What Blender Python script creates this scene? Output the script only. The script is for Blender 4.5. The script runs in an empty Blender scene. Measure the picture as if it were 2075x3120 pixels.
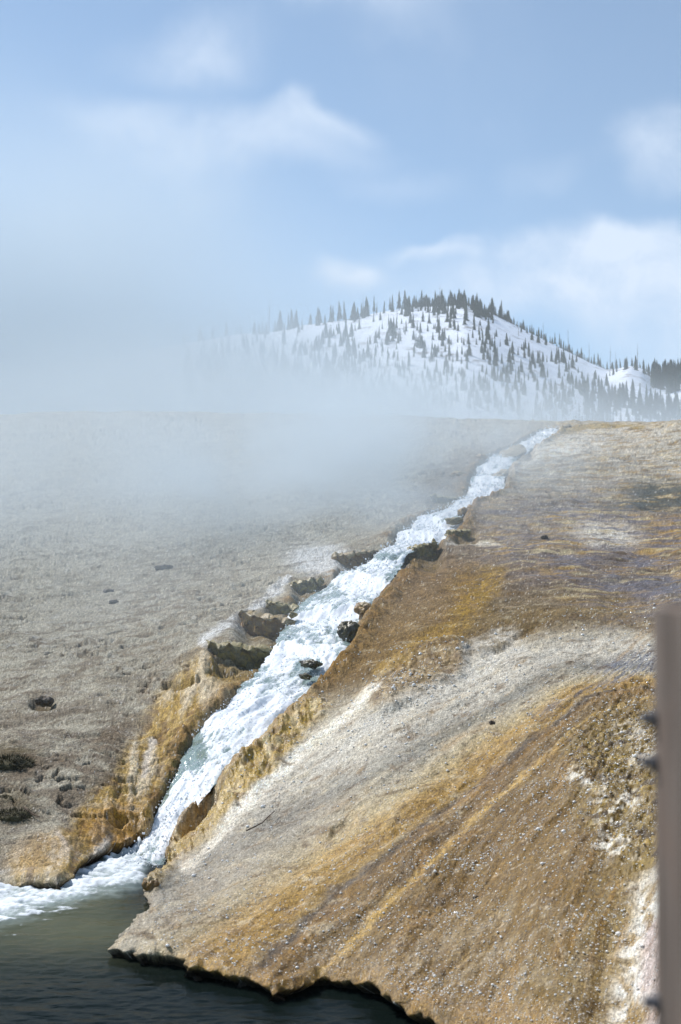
import bpy, math, random
import numpy as np
from mathutils import Vector, Matrix

random.seed(7); np.random.seed(7)
S = bpy.context.scene
COL = S.collection
R = math.radians

# ------------------------------------------------------------------ camera
CAM_H = 3.0; PITCH = R(2.5); FOC = 4333.0; CX, CY = 1037.5, 1560.0
cam_d = bpy.data.cameras.new('camera'); cam = bpy.data.objects.new('camera', cam_d); COL.objects.link(cam)
cam.location = (0, 0, CAM_H); cam.rotation_euler = (R(90) + PITCH, 0, 0)
cam_d.sensor_fit = 'VERTICAL'; cam_d.sensor_height = 36; cam_d.lens = 50
cam_d.clip_start = 0.05; cam_d.clip_end = 8000
cam_d.dof.use_dof = True; cam_d.dof.focus_distance = 20; cam_d.dof.aperture_fstop = 3.4
S.camera = cam

# ------------------------------------------------------------------ sky, sun, exposure
SUN_EL, SUN_AZ = 47.0, -52.0            # azimuth from the view direction, negative = left
sd = Vector((math.sin(R(SUN_AZ)) * math.cos(R(SUN_EL)), math.cos(R(SUN_AZ)) * math.cos(R(SUN_EL)), math.sin(R(SUN_EL))))
sun_d = bpy.data.lights.new('sun', 'SUN'); sun_d.energy = 3.6; sun_d.angle = R(0.53); sun_d.color = (1.0, 0.965, 0.92)
sun = bpy.data.objects.new('sun', sun_d); COL.objects.link(sun)
sun.rotation_euler = (-sd).to_track_quat('-Z', 'Y').to_euler()

S.view_settings.view_transform = 'Standard'; S.view_settings.look = 'None'
S.view_settings.gamma = 1.0; S.view_settings.use_curve_mapping = False
S.view_settings.exposure = 0.5
try:
    S.cycles.use_denoising = True
    S.cycles.volume_bounces = 4
    S.cycles.max_bounces = 6; S.cycles.diffuse_bounces = 2; S.cycles.glossy_bounces = 2
    S.cycles.transmission_bounces = 2; S.cycles.transparent_max_bounces = 8
    S.cycles.volume_step_rate = 1.0; S.cycles.volume_max_steps = 128
    S.cycles.caustics_reflective = False; S.cycles.caustics_refractive = False
except Exception: pass


class NT:
    """small node-tree helper"""
    def __init__(s, tree): s.t = tree; s.t.nodes.clear()
    def n(s, typ, **kw):
        nd = s.t.nodes.new(typ)
        for k, v in kw.items(): setattr(nd, k, v)
        return nd
    def l(s, a, b): s.t.links.new(a, b)
    def put(s, sock, v):
        if v is None: return
        if isinstance(v, bpy.types.NodeSocket): s.l(v, sock)
        else: sock.default_value = v
    def m(s, op, a, b=None, c=None, clamp=False):
        nd = s.n('ShaderNodeMath', operation=op, use_clamp=clamp)
        for i, v in enumerate((a, b, c)): s.put(nd.inputs[i], v)
        return nd.outputs[0]
    def vm(s, op, a, b=None):
        nd = s.n('ShaderNodeVectorMath', operation=op)
        s.put(nd.inputs[0], a)
        if b is not None: s.put(nd.inputs[1], b)
        return nd.outputs['Value'] if op in ('LENGTH', 'DOT_PRODUCT', 'DISTANCE') else nd.outputs[0]
    def noise(s, vec, scale, detail=3, rough=.55, dist=0.0):
        nd = s.n('ShaderNodeTexNoise')
        if vec is not None: s.l(vec, nd.inputs['Vector'])
        nd.inputs['Scale'].default_value = scale; nd.inputs['Detail'].default_value = detail
        nd.inputs['Roughness'].default_value = rough; nd.inputs['Distortion'].default_value = dist
        return nd.outputs[0]
    def mr(s, v, a, b, c=0.0, d=1.0, typ='SMOOTHSTEP'):
        nd = s.n('ShaderNodeMapRange', interpolation_type=typ)
        s.put(nd.inputs[0], v)
        for i, x in enumerate((a, b, c, d)): s.put(nd.inputs[i + 1], x)
        return nd.outputs[0]
    def mix(s, f, a, b, blend='MIX'):
        nd = s.n('ShaderNodeMix', data_type='RGBA', blend_type=blend)
        s.put(nd.inputs[0], f)
        for i, v in ((6, a), (7, b)):
            if isinstance(v, (tuple, list)): v = tuple(v) + ((1.0,) if len(v) == 3 else ())
            s.put(nd.inputs[i], v)
        return nd.outputs[2]


def ray(px, py):
    """a pixel of the 2075 px photograph -> (u, k): X = u*Y, Z = CAM_H + k*Y"""
    a = (np.asarray(px, float) - CX) / FOC; b = (CY - np.asarray(py, float)) / FOC
    dy = math.cos(PITCH) - b * math.sin(PITCH)
    return a / dy, (math.sin(PITCH) + b * math.cos(PITCH)) / dy
F = 2075 / 1568.0                        # notes were taken on a 1568 px wide view
def ray8(px, py): return ray(np.asarray(px, float) * F, np.asarray(py, float) * F)
def proj8(x, y, z):
    z = z - CAM_H; fy = y * math.cos(PITCH) + z * math.sin(PITCH); fz = z * math.cos(PITCH) - y * math.sin(PITCH)
    return (CX + FOC * x / fy) / F, (CY - FOC * fz / fy) / F

world = bpy.data.worlds.new('World'); S.world = world; world.use_nodes = True
w = NT(world.node_tree)
SKY = 0.099
sky = w.n('ShaderNodeTexSky', sky_type='NISHITA'); sky.sun_disc = False
sky.sun_elevation = R(SUN_EL); sky.sun_rotation = R(SUN_AZ)
sky.altitude = 2200; sky.air_density = 1.0; sky.dust_density = 0.6; sky.ozone_density = 1.6
gen = w.n('ShaderNodeTexCoord').outputs['Generated']
warp = w.n('ShaderNodeTexNoise'); w.l(gen, warp.inputs['Vector']); warp.inputs['Scale'].default_value = 7; warp.inputs['Detail'].default_value = 5
wv = w.vm('SCALE', w.vm('SUBTRACT', warp.outputs['Color'], (.5, .5, .5))); wv.node.inputs['Scale'].default_value = 0.11
dirw = w.vm('ADD', gen, wv)
# drifting clouds: (px, py, half-width px, half-height px, amount) in the 1568 px notes, turned into directions
blobs = [(500, 325, 340, 75, .66), (700, 268, 130, 36, .5), (430, 110, 210, 110, .5), (860, 35, 200, 65, .36), (250, 330, 230, 80, .2), (480, 430, 120, 60, .25),
         (985, 622, 150, 34, .95), (1060, 590, 70, 18, .6), (810, 675, 90, 40, .95), (1220, 585, 150, 60, .7), (1450, 600, 150, 55, .8), (1560, 360, 110, 110, .8),
         (1560, 730, 300, 160, .75), (1280, 420, 130, 55, .2), (880, 420, 200, 60, .2), (200, 520, 420, 190, .14), (1100, 700, 380, 80, .5), (1330, 660, 330, 110, .5)]
acc = None
for px, py, rx, ry, am in blobs:
    u, k = ray8(px, py); v = Vector((float(u), 1, float(k))).normalized()
    dlt = w.vm('SUBTRACT', dirw, tuple(v))
    dlt = w.vm('MULTIPLY', dlt, (FOC / F / rx, FOC / F / max(rx, ry), FOC / F / ry))
    g = w.m('MULTIPLY', w.mr(w.vm('LENGTH', dlt), 1.25, 0.0), am)
    acc = g if acc is None else w.m('ADD', acc, g)
fine = w.noise(dirw, 11, 7, .64)
soft = w.mr(w.noise(dirw, 3.2, 5, .55),   .5, .78, 0, .4)           # the rest of the sky carries the same broken cloud
cov = w.m('MULTIPLY', w.m('ADD', acc, w.m('MULTIPLY', soft, .5)), w.mr(fine, .3, .66, .45, 1.3), clamp=True)
veil = w.m('ADD', w.m('MULTIPLY', cov, .84), .10, clamp=True)
skyc = w.mix(1.0, sky.outputs[0], (0.76, 0.94, 0.955, 1), 'MULTIPLY')
cl = w.mix(veil, skyc, (5.3, 6.1, 7.2, 1))
bg = w.n('ShaderNodeBackground'); w.l(cl, bg.inputs[0]); bg.inputs[1].default_value = SKY
w.l(bg.outputs[0], w.n('ShaderNodeOutputWorld').inputs[0])

# ------------------------------------------------------------------ numeric helpers
def _h(i, j, seed):
    h = (i.astype(np.int64) * 374761393 + j.astype(np.int64) * 668265263 + seed * 974634533) & 0xffffffff
    h = ((h ^ (h >> 13)) * 1274126177) & 0xffffffff
    return (h ^ (h >> 16)) & 0xffff
_ang = np.linspace(0, 2 * np.pi, 65536, endpoint=False)
_GX, _GY = np.cos(_ang).astype(np.float32), np.sin(_ang).astype(np.float32)
def pn(x, y, seed=0):
    """gradient noise in the plane, about -1..1"""
    x = np.asarray(x, np.float64); y = np.asarray(y, np.float64)
    i = np.floor(x); j = np.floor(y); fx = (x - i).astype(np.float32); fy = (y - j).astype(np.float32)
    i = i.astype(np.int64); j = j.astype(np.int64)
    sx = fx * fx * fx * (fx * (fx * 6 - 15) + 10); sy = fy * fy * fy * (fy * (fy * 6 - 15) + 10)
    def g(a, b):
        h = _h(i + a, j + b, seed); return _GX[h] * (fx - a) + _GY[h] * (fy - b)
    a0 = g(0, 0); a0 = a0 + sx * (g(1, 0) - a0); a1 = g(0, 1); a1 = a1 + sx * (g(1, 1) - a1)
    return (a0 + sy * (a1 - a0)) * 1.5
def fbm(x, y, o=4, seed=0, gain=.5, ridge=False):
    s = 0; a = 1.0; t = 0
    for q in range(o):
        n = pn(x * 2 ** q + q * 17.3, y * 2 ** q - q * 9.1, seed + q)
        if ridge: n = 1 - 2 * np.abs(n)
        s = s + a * n; t += a; a *= gain
    return s / t
def sst(a, b, x):
    t = np.clip((x - a) / (b - a), 0, 1); return t * t * (3 - 2 * t)
def lin(r, g, b):
    c = np.array([r, g, b]) / 255.0
    return np.where(c <= .04045, c / 12.92, ((c + .055) / 1.055) ** 2.4)
def mixc(c, k, m): return c + (np.asarray(k) - c) * m[..., None]

def mesh_grid(name, V, faces, mat, smooth=True, attrs=None, kind=None, parent=None):
    me = bpy.data.meshes.new(name)
    n = len(V); q = np.asarray(faces, np.int32); w_ = q.shape[1]
    me.vertices.add(n); me.vertices.foreach_set('co', np.ascontiguousarray(V, np.float32).ravel())
    me.loops.add(q.size); me.loops.foreach_set('vertex_index', q.ravel())
    me.polygons.add(len(q)); me.polygons.foreach_set('loop_start', np.arange(0, q.size, w_, dtype=np.int32))
    try: me.polygons.foreach_set('loop_total', np.full(len(q), w_, np.int32))
    except Exception: pass
    me.update(calc_edges=True)
    if smooth: me.polygons.foreach_set('use_smooth', np.ones(len(q), bool))
    for k, a in (attrs or {}).items():
        if a.ndim == 2:
            at = me.attributes.new(k, 'FLOAT_COLOR', 'POINT')
            at.data.foreach_set('color', np.concatenate([a, np.ones((n, 1))], 1).astype(np.float32).ravel())
        else:
            at = me.attributes.new(k, 'FLOAT', 'POINT'); at.data.foreach_set('value', a.astype(np.float32))
    if mat: me.materials.append(mat)
    o = bpy.data.objects.new(name, me); COL.objects.link(o)
    if kind: o['kind'] = kind
    if parent: o.parent = parent
    return o
def quads(nr, nc, off=0):
    a = (np.arange(nr - 1)[:, None] * nc + np.arange(nc - 1)[None, :]).ravel() + off
    return np.stack([a, a + 1, a + nc + 1, a + nc], 1)
def tag(o, label, cat, group=None):
    o['label'] = label; o['category'] = cat
    if group: o['group'] = group
    return o

# ------------------------------------------------------------------ lie of the land, surveyed from the photograph
cp = []                                    # (px, py, Y)
for px, rows in {
    -500: [(2012, 14), (1900, 15), (1800, 16.2), (1700, 17.8), (1600, 20), (1500, 23), (1400, 27), (1300, 32), (1200, 38), (1100, 46), (1010, 57), (975, 64)],
    0: [(2012, 14), (1900, 15), (1800, 16.2), (1700, 17.8), (1600, 20), (1500, 23), (1400, 27), (1300, 32), (1200, 38), (1100, 46), (1000, 57), (960, 64)],
    250: [(1940, 15.0), (1890, 15.5), (1800, 16.4), (1700, 17.8), (1600, 19.7), (1500, 22.4), (1400, 26.5), (1300, 31.5), (1200, 37.5), (1100, 45.5), (1000, 57), (953, 64)],
    420: [(1850, 16.1), (1750, 17.1)],
    500: [(1640, 18.2), (1550, 19.8), (1480, 21.5), (1400, 25), (1300, 30), (1200, 36.5), (1100, 44.5), (1000, 56.5), (954, 64)],
    700: [(1900, 14.2), (1780, 15.8), (1650, 17.7), (1400, 23.5), (1300, 28.5), (1200, 35), (1100, 43.5), (1000, 56), (956, 64)],
    900: [(2050, 11.8), (1900, 13.3), (1700, 15.9), (1600, 17.5), (1500, 19.5), (1400, 22.5), (1300, 26.3), (1200, 33), (1100, 42), (1000, 54), (960, 64)],
    1100: [(2250, 9.9), (2100, 11.0), (1900, 12.9), (1700, 15.4), (1600, 17.0), (1500, 18.9), (1400, 21.5), (1300, 25.5), (1220, 30), (1150, 35), (1100, 39.5), (1000, 53), (966, 64)],
    1300: [(2350, 8.5), (2200, 9.3), (2000, 10.7), (1800, 13.0), (1600, 16.3), (1500, 18.2), (1400, 21), (1300, 25), (1200, 31), (1100, 38.5), (1000, 51), (975, 62)],
    1568: [(2358, 7.2), (2200, 8.0), (2000, 9.4), (1800, 11.7), (1600, 15.2), (1500, 17.5), (1400, 20.5), (1300, 25), (1200, 31), (1100, 38), (1000, 47.5), (972, 51), (974, 62)],
    2300: [(2500, 5.5), (2200, 7.0), (2000, 8.5), (1800, 10.8), (1600, 14.4), (1400, 20), (1300, 24.5), (1200, 30.5), (1100, 37.5), (1000, 46.5), (972, 51), (978, 62)],
}.items():
    cp += [(px, py, Y) for py, Y in rows]
EDGE = [(-700, 2008), (-300, 2006), (-60, 2010), (24, 2014), (90, 2016), (135, 2024), (169, 2008), (208, 1971), (260, 1951), (320, 1930), (338, 1905),   # left bank
        (398, 1905), (392, 1950), (380, 1985), (350, 2008), (333, 2030), (331, 2052), (352, 2070), (330, 2095), (290, 2125), (262, 2150), (256, 2166), (311, 2175), (316, 2184),
        (410, 2188), (427, 2219), (468, 2217), (516, 2234), (593, 2248), (627, 2268), (680, 2260), (738, 2236), (805, 2247), (849, 2260), (873, 2282),
        (930, 2308), (982, 2333), (1060, 2356), (1150, 2400), (1300, 2470), (1560, 2600), (1900, 2800), (2400, 3100)]
LIP = 0.13
eu, ek = ray8(*np.array(EDGE, float).T)
ly = (LIP - CAM_H) / ek
ly[10] = 15.6; ly[11] = 15.5
BX, BY = eu * ly, ly                        # the water's edge on the ground
for i in range(0, len(EDGE), 2): cp.append((EDGE[i][0], EDGE[i][1], ly[i]))
cp = np.array(cp, float)
cu, ck = ray8(cp[:, 0], cp[:, 1])
P = np.stack([cu * 5.0, np.log(cp[:, 2])], 1)
def tps(r2): return 0.5 * r2 * np.log(r2 + 1e-12)
D2 = ((P[:, None] - P[None]) ** 2).sum(-1); nP = len(P)
A = np.zeros((nP + 3, nP + 3)); A[:nP, :nP] = tps(D2) + np.eye(nP) * 2e-3
A[:nP, nP] = 1; A[:nP, nP + 1:] = P; A[nP, :nP] = 1; A[nP + 1:, :nP] = P.T
W_ = np.linalg.solve(A, np.concatenate([ck, np.zeros(3)]))
def kfit(u, Y):
    u = np.clip(np.asarray(u, float), -.42, .42); s = np.shape(u + Y)
    q = np.stack([(u * 5.0 + 0 * Y).ravel(), (np.log(np.clip(Y, 4.5, 66)) + 0 * u).ravel()], 1)
    out = np.empty(len(q))
    for a in range(0, len(q), 60000):
        b = q[a:a + 60000]; d2 = ((b[:, None] - P[None]) ** 2).sum(-1)
        out[a:a + 60000] = tps(d2) @ W_[:nP] + W_[nP] + b @ W_[nP + 1:]
    return out.reshape(s)
def zbase(x, y):
    y = np.maximum(np.asarray(y, float), .5); z = CAM_H + kfit(np.asarray(x) / y, y) * np.clip(y, 4.5, 64)
    return z + np.where(y > 64, 1.1 * (1 - np.exp(-(y - 64) / 22.0)), 0)
def ground(px, py):
    """unproject notes pixels on to the bank"""
    u, k = ray8(px, py); lo = np.full(np.shape(u), 5.0); hi = np.full(np.shape(u), 66.0)
    for _ in range(26):
        md = .5 * (lo + hi); up = kfit(u, md) < k; lo = np.where(up, md, lo); hi = np.where(up, hi, md)
    y = .5 * (lo + hi); return u * y, y, CAM_H + k * y

# stream banks (py, left px, right px)
ST = np.array([(984, 1262, 1290), (996, 1235, 1278), (1020, 1195, 1245), (1050, 1125, 1190), (1090, 1092, 1160), (1125, 1082, 1155), (1148, 1062, 1112), (1165, 1025, 1078),
               (1190, 962, 1055), (1220, 925, 1040), (1250, 912, 1005), (1272, 868, 935), (1300, 815, 915), (1340, 755, 888), (1380, 702, 852), (1420, 668, 826), (1460, 648, 802), (1500, 622, 785),
               (1540, 590, 755), (1580, 552, 720), (1615, 518, 682), (1650, 470, 640), (1700, 440, 592), (1750, 422, 542), (1800, 400, 492), (1850, 370, 446), (1900, 338, 405),
               (1950, 300, 380), (1975, 282, 368)], float)
Lx, Ly, _ = ground(ST[:, 1], ST[:, 0]); Rx, Ry, _ = ground(ST[:, 2], ST[:, 0])
def cat(a, n):
    """smooth resampling of a polyline column"""
    t = np.linspace(0, len(a) - 1, n); i = np.clip(t.astype(int), 0, len(a) - 2); f = t - i
    g = lambda j: a[np.clip(j, 0, len(a) - 1)]
    p0, p1, p2, p3 = g(i - 1), g(i), g(i + 1), g(i + 2)
    return .5 * (2 * p1 + (p2 - p0) * f + (2 * p0 - 5 * p1 + 4 * p2 - p3) * f ** 2 + (3 * p1 - p0 - 3 * p2 + p3) * f ** 3)
NS = 220
SLX, SLY, SRX, SRY = (cat(a, NS) for a in (Lx, Ly, Rx, Ry))
SCX, SCY, SHW = .5 * (SLX + SRX), .5 * (SLY + SRY), .5 * np.hypot(SRX - SLX, SRY - SLY)

def seg_dist(x, y, ax, ay):
    """distance to polyline, index, param, side sign"""
    n = len(x); best = np.full(n, 1e9); idx = np.zeros(n, int); sg = np.zeros(n); nxv = np.zeros(n); nyv = np.zeros(n)
    for i in range(len(ax) - 1):
        dx, dy = ax[i + 1] - ax[i], ay[i + 1] - ay[i]; L2 = dx * dx + dy * dy + 1e-12
        t = np.clip(((x - ax[i]) * dx + (y - ay[i]) * dy) / L2, 0, 1)
        qx, qy = ax[i] + t * dx - x, ay[i] + t * dy - y; d = qx * qx + qy * qy
        b = d < best
        best = np.where(b, d, best); idx = np.where(b, i, idx)
        sg = np.where(b, np.sign(dx * (y - ay[i]) - dy * (x - ax[i])), sg)
        nxv = np.where(b, qx, nxv); nyv = np.where(b, qy, nyv)
    return np.sqrt(best), idx, sg, nxv, nyv
def inside(x, y, ax, ay):
    c = np.zeros(len(x), bool); j = len(ax) - 1
    for i in range(len(ax)):
        hit = ((ay[i] > y) != (ay[j] > y)) & (x < (ax[j] - ax[i]) * (y - ay[i]) / (ay[j] - ay[i] + 1e-12) + ax[i])
        c ^= hit; j = i
    return c

# ------------------------------------------------------------------ materials
def new_mat(name):
    m = bpy.data.materials.new(name); m.use_nodes = True; t = NT(m.node_tree)
    b = t.n('ShaderNodeBsdfPrincipled'); t.l(b.outputs[0], t.n('ShaderNodeOutputMaterial').inputs[0]); return m, t, b
def attr(t, name, out='Color'):
    a = t.n('ShaderNodeAttribute'); a.attribute_name = name; return a.outputs[out]

m_ground, t, b = new_mat('sinter_crust')
pos = t.n('ShaderNodeNewGeometry').outputs['Position']
wet = attr(t, 'wet', 'Fac')
n1 = t.noise(pos, 55, 4, .65); n2 = t.noise(pos, 16, 4, .6)
c = t.mix(1.0, attr(t, 'tint'), t.mix(t.mr(n1, .28, .72), (.52, .50, .47), (1.42, 1.42, 1.42)), 'MULTIPLY')
c = t.mix(1.0, c, t.mix(t.mr(n2, .3, .7), (.84, .82, .8), (1.12, 1.13, 1.14)), 'MULTIPLY')
t.l(c, b.inputs['Base Color']); b.inputs['Specular IOR Level'].default_value = .34
t.put(b.inputs['Roughness'], t.m('SUBTRACT', .92, t.m('MULTIPLY', wet, t.mr(n2, .3, .65, .45, .76))))
bp = t.n('ShaderNodeBump'); t.put(bp.inputs['Strength'], t.mr(wet, 0, 1, .95, .5)); bp.inputs['Distance'].default_value = .045
t.l(t.m('ADD', t.m('MULTIPLY', n1, .55), n2), bp.inputs['Height']); t.l(bp.outputs[0], b.inputs['Normal'])

m_stream, t, b = new_mat('white_water')
foam = attr(t, 'foam', 'Fac'); pos = t.n('ShaderNodeNewGeometry').outputs['Position']
ns = t.noise(pos, 30, 4, .65)
fm = t.mr(t.m('ADD', foam, t.m('MULTIPLY', t.m('SUBTRACT', ns, .5), .32)), .3, .64)
t.l(t.mix(fm, attr(t, 'tint'), (.84, .87, .9)), b.inputs['Base Color'])
t.l(t.mr(fm, 0, 1, .12, .6), b.inputs['Roughness']); b.inputs['IOR'].default_value = 1.33
bp = t.n('ShaderNodeBump'); bp.inputs['Strength'].default_value = .3; bp.inputs['Distance'].default_value = .02
b.inputs['Subsurface Weight'].default_value = .35; b.inputs['Subsurface Radius'].default_value = (.08, .09, .10); b.inputs['Subsurface Scale'].default_value = 1.0
t.l(ns, bp.inputs['Height']); t.l(bp.outputs[0], b.inputs['Normal'])

m_river, t, b = new_mat('river_water')
foam = attr(t, 'foam', 'Fac'); pos = t.n('ShaderNodeNewGeometry').outputs['Position']
ns = t.noise(pos, 22, 4, .65)
fm = t.mr(t.m('ADD', foam, t.m('MULTIPLY', t.m('SUBTRACT', ns, .5), .75)), .22, .8)
t.l(t.mix(fm, attr(t, 'tint'), (.82, .86, .89)), b.inputs['Base Color'])
t.l(t.mr(fm, 0, 1, .07, .6), b.inputs['Roughness']); b.inputs['IOR'].default_value = 1.08
bp = t.n('ShaderNodeBump'); bp.inputs['Strength'].default_value = .35; bp.inputs['Distance'].default_value = .03
mp = t.n('ShaderNodeMapping'); t.l(pos, mp.inputs[0]); mp.inputs['Scale'].default_value = (2.6, 5.0, 3); mp.inputs['Rotation'].default_value = (0, 0, R(14))
t.l(t.m('ADD', t.noise(mp.outputs[0], 1.6, 5, .6), t.m('MULTIPLY', ns, t.m('MULTIPLY', fm, .6))), bp.inputs['Height']); t.l(bp.outputs[0], b.inputs['Normal'])

# ------------------------------------------------------------------ ground sheet
pyt = np.array([2700, 2600, 2358, 2200, 2000, 1800, 1600, 1400, 1300, 1200, 1100, 1000, 950.]); yt = np.array([5.6, 6.2, 8.0, 9.8, 12.4, 15.0, 18.3, 24.6, 29, 35, 43, 54.5, 66])
NR = 860
rowsY = np.concatenate([np.interp(-np.linspace(2600, 950, NR), -pyt, yt), 66 + np.geomspace(1.0, 370, 36)])
colU = np.concatenate([np.linspace(-1.6, -.30, 26)[:-1], np.linspace(-.30, -.252, 26)[:-1], np.linspace(-.252, .258, 770), np.linspace(.258, .31, 26)[1:], np.linspace(.31, 1.6, 26)[1:]])
U, Yg = np.meshgrid(colU, rowsY); X = U * Yg
nr, nc = U.shape
Z = zbase(X.ravel(), Yg.ravel()).reshape(nr, nc)
x, y, z = X.ravel(), Yg.ravel(), Z.ravel().copy()
PX, PY = proj8(x, y, z)
# which side of the stream, and how deep in its bed
sd_, si, ssg, _, _ = seg_dist(x, y, SCX, SCY)
hw = SHW[si]; t_ = sd_ / hw
flowpx = np.interp(PY, ST[:, 0], .5 * (ST[:, 1] + ST[:, 2]), left=1276, right=300)
right = np.where(PY > 1995, (PX > 230) | (PY > 2060), PX > flowpx).astype(float)
rs = sst(-12, 12, np.where(PY > 1995, np.where(right > .5, 30, -30), PX - flowpx))
# broad relief
def warpP(a=32, f=.9, seed=31):
    s = np.clip(18 / y, .25, 1.7)
    return PX + a * s * fbm(x * f, y * f, 7, seed, .62), PY + a * .7 * s * fbm(x * f, y * f, 7, seed + 5, .62)
QX, QY = warpP()
def blob(cx, cy, rx, ry, rot=0.0, soft=.55):
    a = R(rot); dx, dy = QX - cx, QY - cy; p = (dx * math.cos(a) + dy * math.sin(a)) / rx; q = (-dx * math.sin(a) + dy * math.cos(a)) / ry
    return 1 - sst(1 - soft, 1 + soft, np.sqrt(p * p + q * q))
def poly(pts, soft=18):
    pts = np.array(pts, float); ax, ay = np.append(pts[:, 0], pts[0, 0]), np.append(pts[:, 1], pts[0, 1]); out = np.zeros(len(QX))
    sel = (QX > pts[:, 0].min() - soft * 2) & (QX < pts[:, 0].max() + soft * 2) & (QY > pts[:, 1].min() - soft * 2) & (QY < pts[:, 1].max() + soft * 2)
    d = seg_dist(QX[sel], QY[sel], ax, ay)[0]; ins = inside(QX[sel], QY[sel], pts[:, 0], pts[:, 1])
    out[sel] = sst(-soft, soft, np.where(ins, d, -d)); return out
def band(pts, w0, w1=None, soft=.6):
    pts = np.array(pts, float); w1 = w1 or w0
    sel = (QX > pts[:, 0].min() - 90) & (QX < pts[:, 0].max() + 90) & (QY > pts[:, 1].min() - 90) & (QY < pts[:, 1].max() + 90)
    out = np.zeros(len(QX)); d, i, *_r = seg_dist(QX[sel], QY[sel], pts[:, 0], pts[:, 1]); ww = w0 + (w1 - w0) * i / max(1, len(pts) - 2)
    out[sel] = 1 - sst(1 - soft, 1 + soft, d / ww); return out

wx = x + .35 * fbm(x * .8, y * .8, 3, 11); wy = y + .35 * fbm(x * .8, y * .8, 3, 12)
big = fbm(x * .22, y * .22, 4, 1); mid = fbm(wx * 1.1, wy * 1.1, 4, 2); fin = fbm(wx * 5, wy * 5, 4, 3)
rid = fbm(wx * 2.2, wy * 3.2, 4, 5, .6, True)
dist_f = np.clip(y / 18, .8, 2.4)
th = np.degrees(np.arctan2(PY - 1320, np.maximum(1700 - PX, 60))); rr = np.hypot(PY - 1320, 1700 - PX)
thw = th + 2.2 * fbm(x * .7, y * .7, 4, 21)
stk = fbm(thw * .55, rr * .004, 4, 22, .6); stk2 = fbm(thw * 1.6, rr * .011, 4, 23, .65)
hum = np.maximum(0, fbm(wx * 2.6, wy * 3.6, 4, 6, .62) - .02)
pit = np.maximum(0, fbm(wx * 3.1 + 40, wy * 4.6, 4, 7, .62) - .16)
gr = fbm(x * 13, y * 13, 3, 8); damp = sst(140, 620, rr)
smo = .25 + .95 * sst(-.25, .4, fbm(x * .33, y * .4, 4, 13))
LZ = .05 * big + .05 * mid + (.022 * fin + .009 * gr * dist_f) * smo + .022 * fbm(wx * 2.3 + wy * .8, wy * 3.4 - wx * .6, 5, 15, .62) + hum * smo * .10 * np.minimum(dist_f, 1.6) - pit * smo * .36
upr = sst(1650, 1350, PY)
RZ = .06 * big + (.04 + .05 * upr) * mid + upr * .03 * fbm(x * 1.3, y * 2.6, 4, 10, .62) + .016 * fin + .005 * gr * dist_f + .10 * fbm(thw * .13, rr * .0022, 3, 25) * sst(36, 46, th) * damp + (1 - .6 * sst(50, 60, th)) * (.036 * stk + .006 * stk2) * damp
orangeL = poly([(640, 1442), (600, 1500), (470, 1490), (400, 1560), (330, 1660), (250, 1790), (150, 1900), (30, 1975), (20, 2020), (170, 2010), (335, 1935), (400, 1800), (470, 1650), (560, 1560), (640, 1480)], 26) * (1 - rs)
lump = fbm(wx * 2.0 + wy * .9, wy * .9 - wx * .3, 4, 41, .6, True)
lobL = fbm(PX * .02 + PY * .006, PY * .0075 - PX * .003, 4, 42, .6)
cliff = poly([(640, 1470), (480, 1490), (400, 1580), (300, 1760), (190, 1900), (120, 1990), (170, 2005), (335, 1930), (420, 1760), (470, 1655), (560, 1560), (640, 1490)], 40) * (1 - rs)
lumR = poly([(880, 1530), (960, 1480), (1060, 1470), (1085, 1510), (1050, 1560), (1000, 1585), (900, 1625), (860, 1640), (830, 1600)], 14) * rs
wallR = poly([(660, 1650), (720, 1600), (760, 1620), (640, 1760), (520, 1900), (420, 1985), (370, 2050), (345, 2035), (400, 1940), (460, 1850), (560, 1740)], 18) * rs
edgeN = fbm(x * 9, y * 9, 3, 44)
calm = .35 + .65 * sst(1.1, 2.6, t_)
rough = .35 + 1.1 * sst(-.35, .45, fbm(x * .55, y * .55, 4, 9))
olz = poly([(1300, 1690), (1420, 1560), (1700, 1500), (1800, 1900), (1600, 2350), (1440, 2300), (1400, 1990), (1340, 1860)], 60) * rs
z += (LZ * (1 - rs) + RZ * rs) * calm + olz * (.05 * fbm(x * 5, y * 4, 4, 68, .6, True) + .02 * fbm(x * 12, y * 10, 3, 69))
z += cliff * sst(1990, 1900, PY) * (.0 + .085 * lobL + .05 * lump + .035 * edgeN) * sst(.9, 1.7, t_)
z += lumR * (.05 + .06 * lump + .03 * edgeN) + wallR * (.05 + .07 * fbm(PX * .03, PY * .03, 4, 45, .6) + .03 * edgeN)
# small raised rims along the stream, then its bed
rim = np.exp(-((t_ - 1.3) / .32) ** 2) * (t_ > .8)
z += rim * (.03 * (1 + lump) + .055 * fbm(x * 5, y * 5, 3, 46) * sst(14, 18, y)) * (1 + rs)
z += .16 * fbm(x * .45, y * .45, 4, 47) * sst(34, 46, y) * (1 - np.exp(-(t_ / 3) ** 2))
bed = 1 - sst(.80, 1.22, t_ + .24 * fbm(x * 2.0, y * 2.0, 3, 49) + .14 * fbm(x * 6, y * 6, 3, 50))
bed *= sst(978, 992, PY)
z -= bed * np.clip(.13 + .08 * hw, .15, .3)
# hollows on the banks
for hx, hy, rx, ry, rot, dep in [(460, 1870, 16, 70, 30, .30), (428, 1572, 40, 11, -12, .16), (100, 1618, 24, 15, 0, .12), (1180, 1480, 60, 10, -30, .06), (800, 1905, 40, 9, -38, .05), (930, 1632, 40, 8, -22, .05)]:
    z -= dep * blob(hx, hy, rx, ry, rot, .5)
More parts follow.
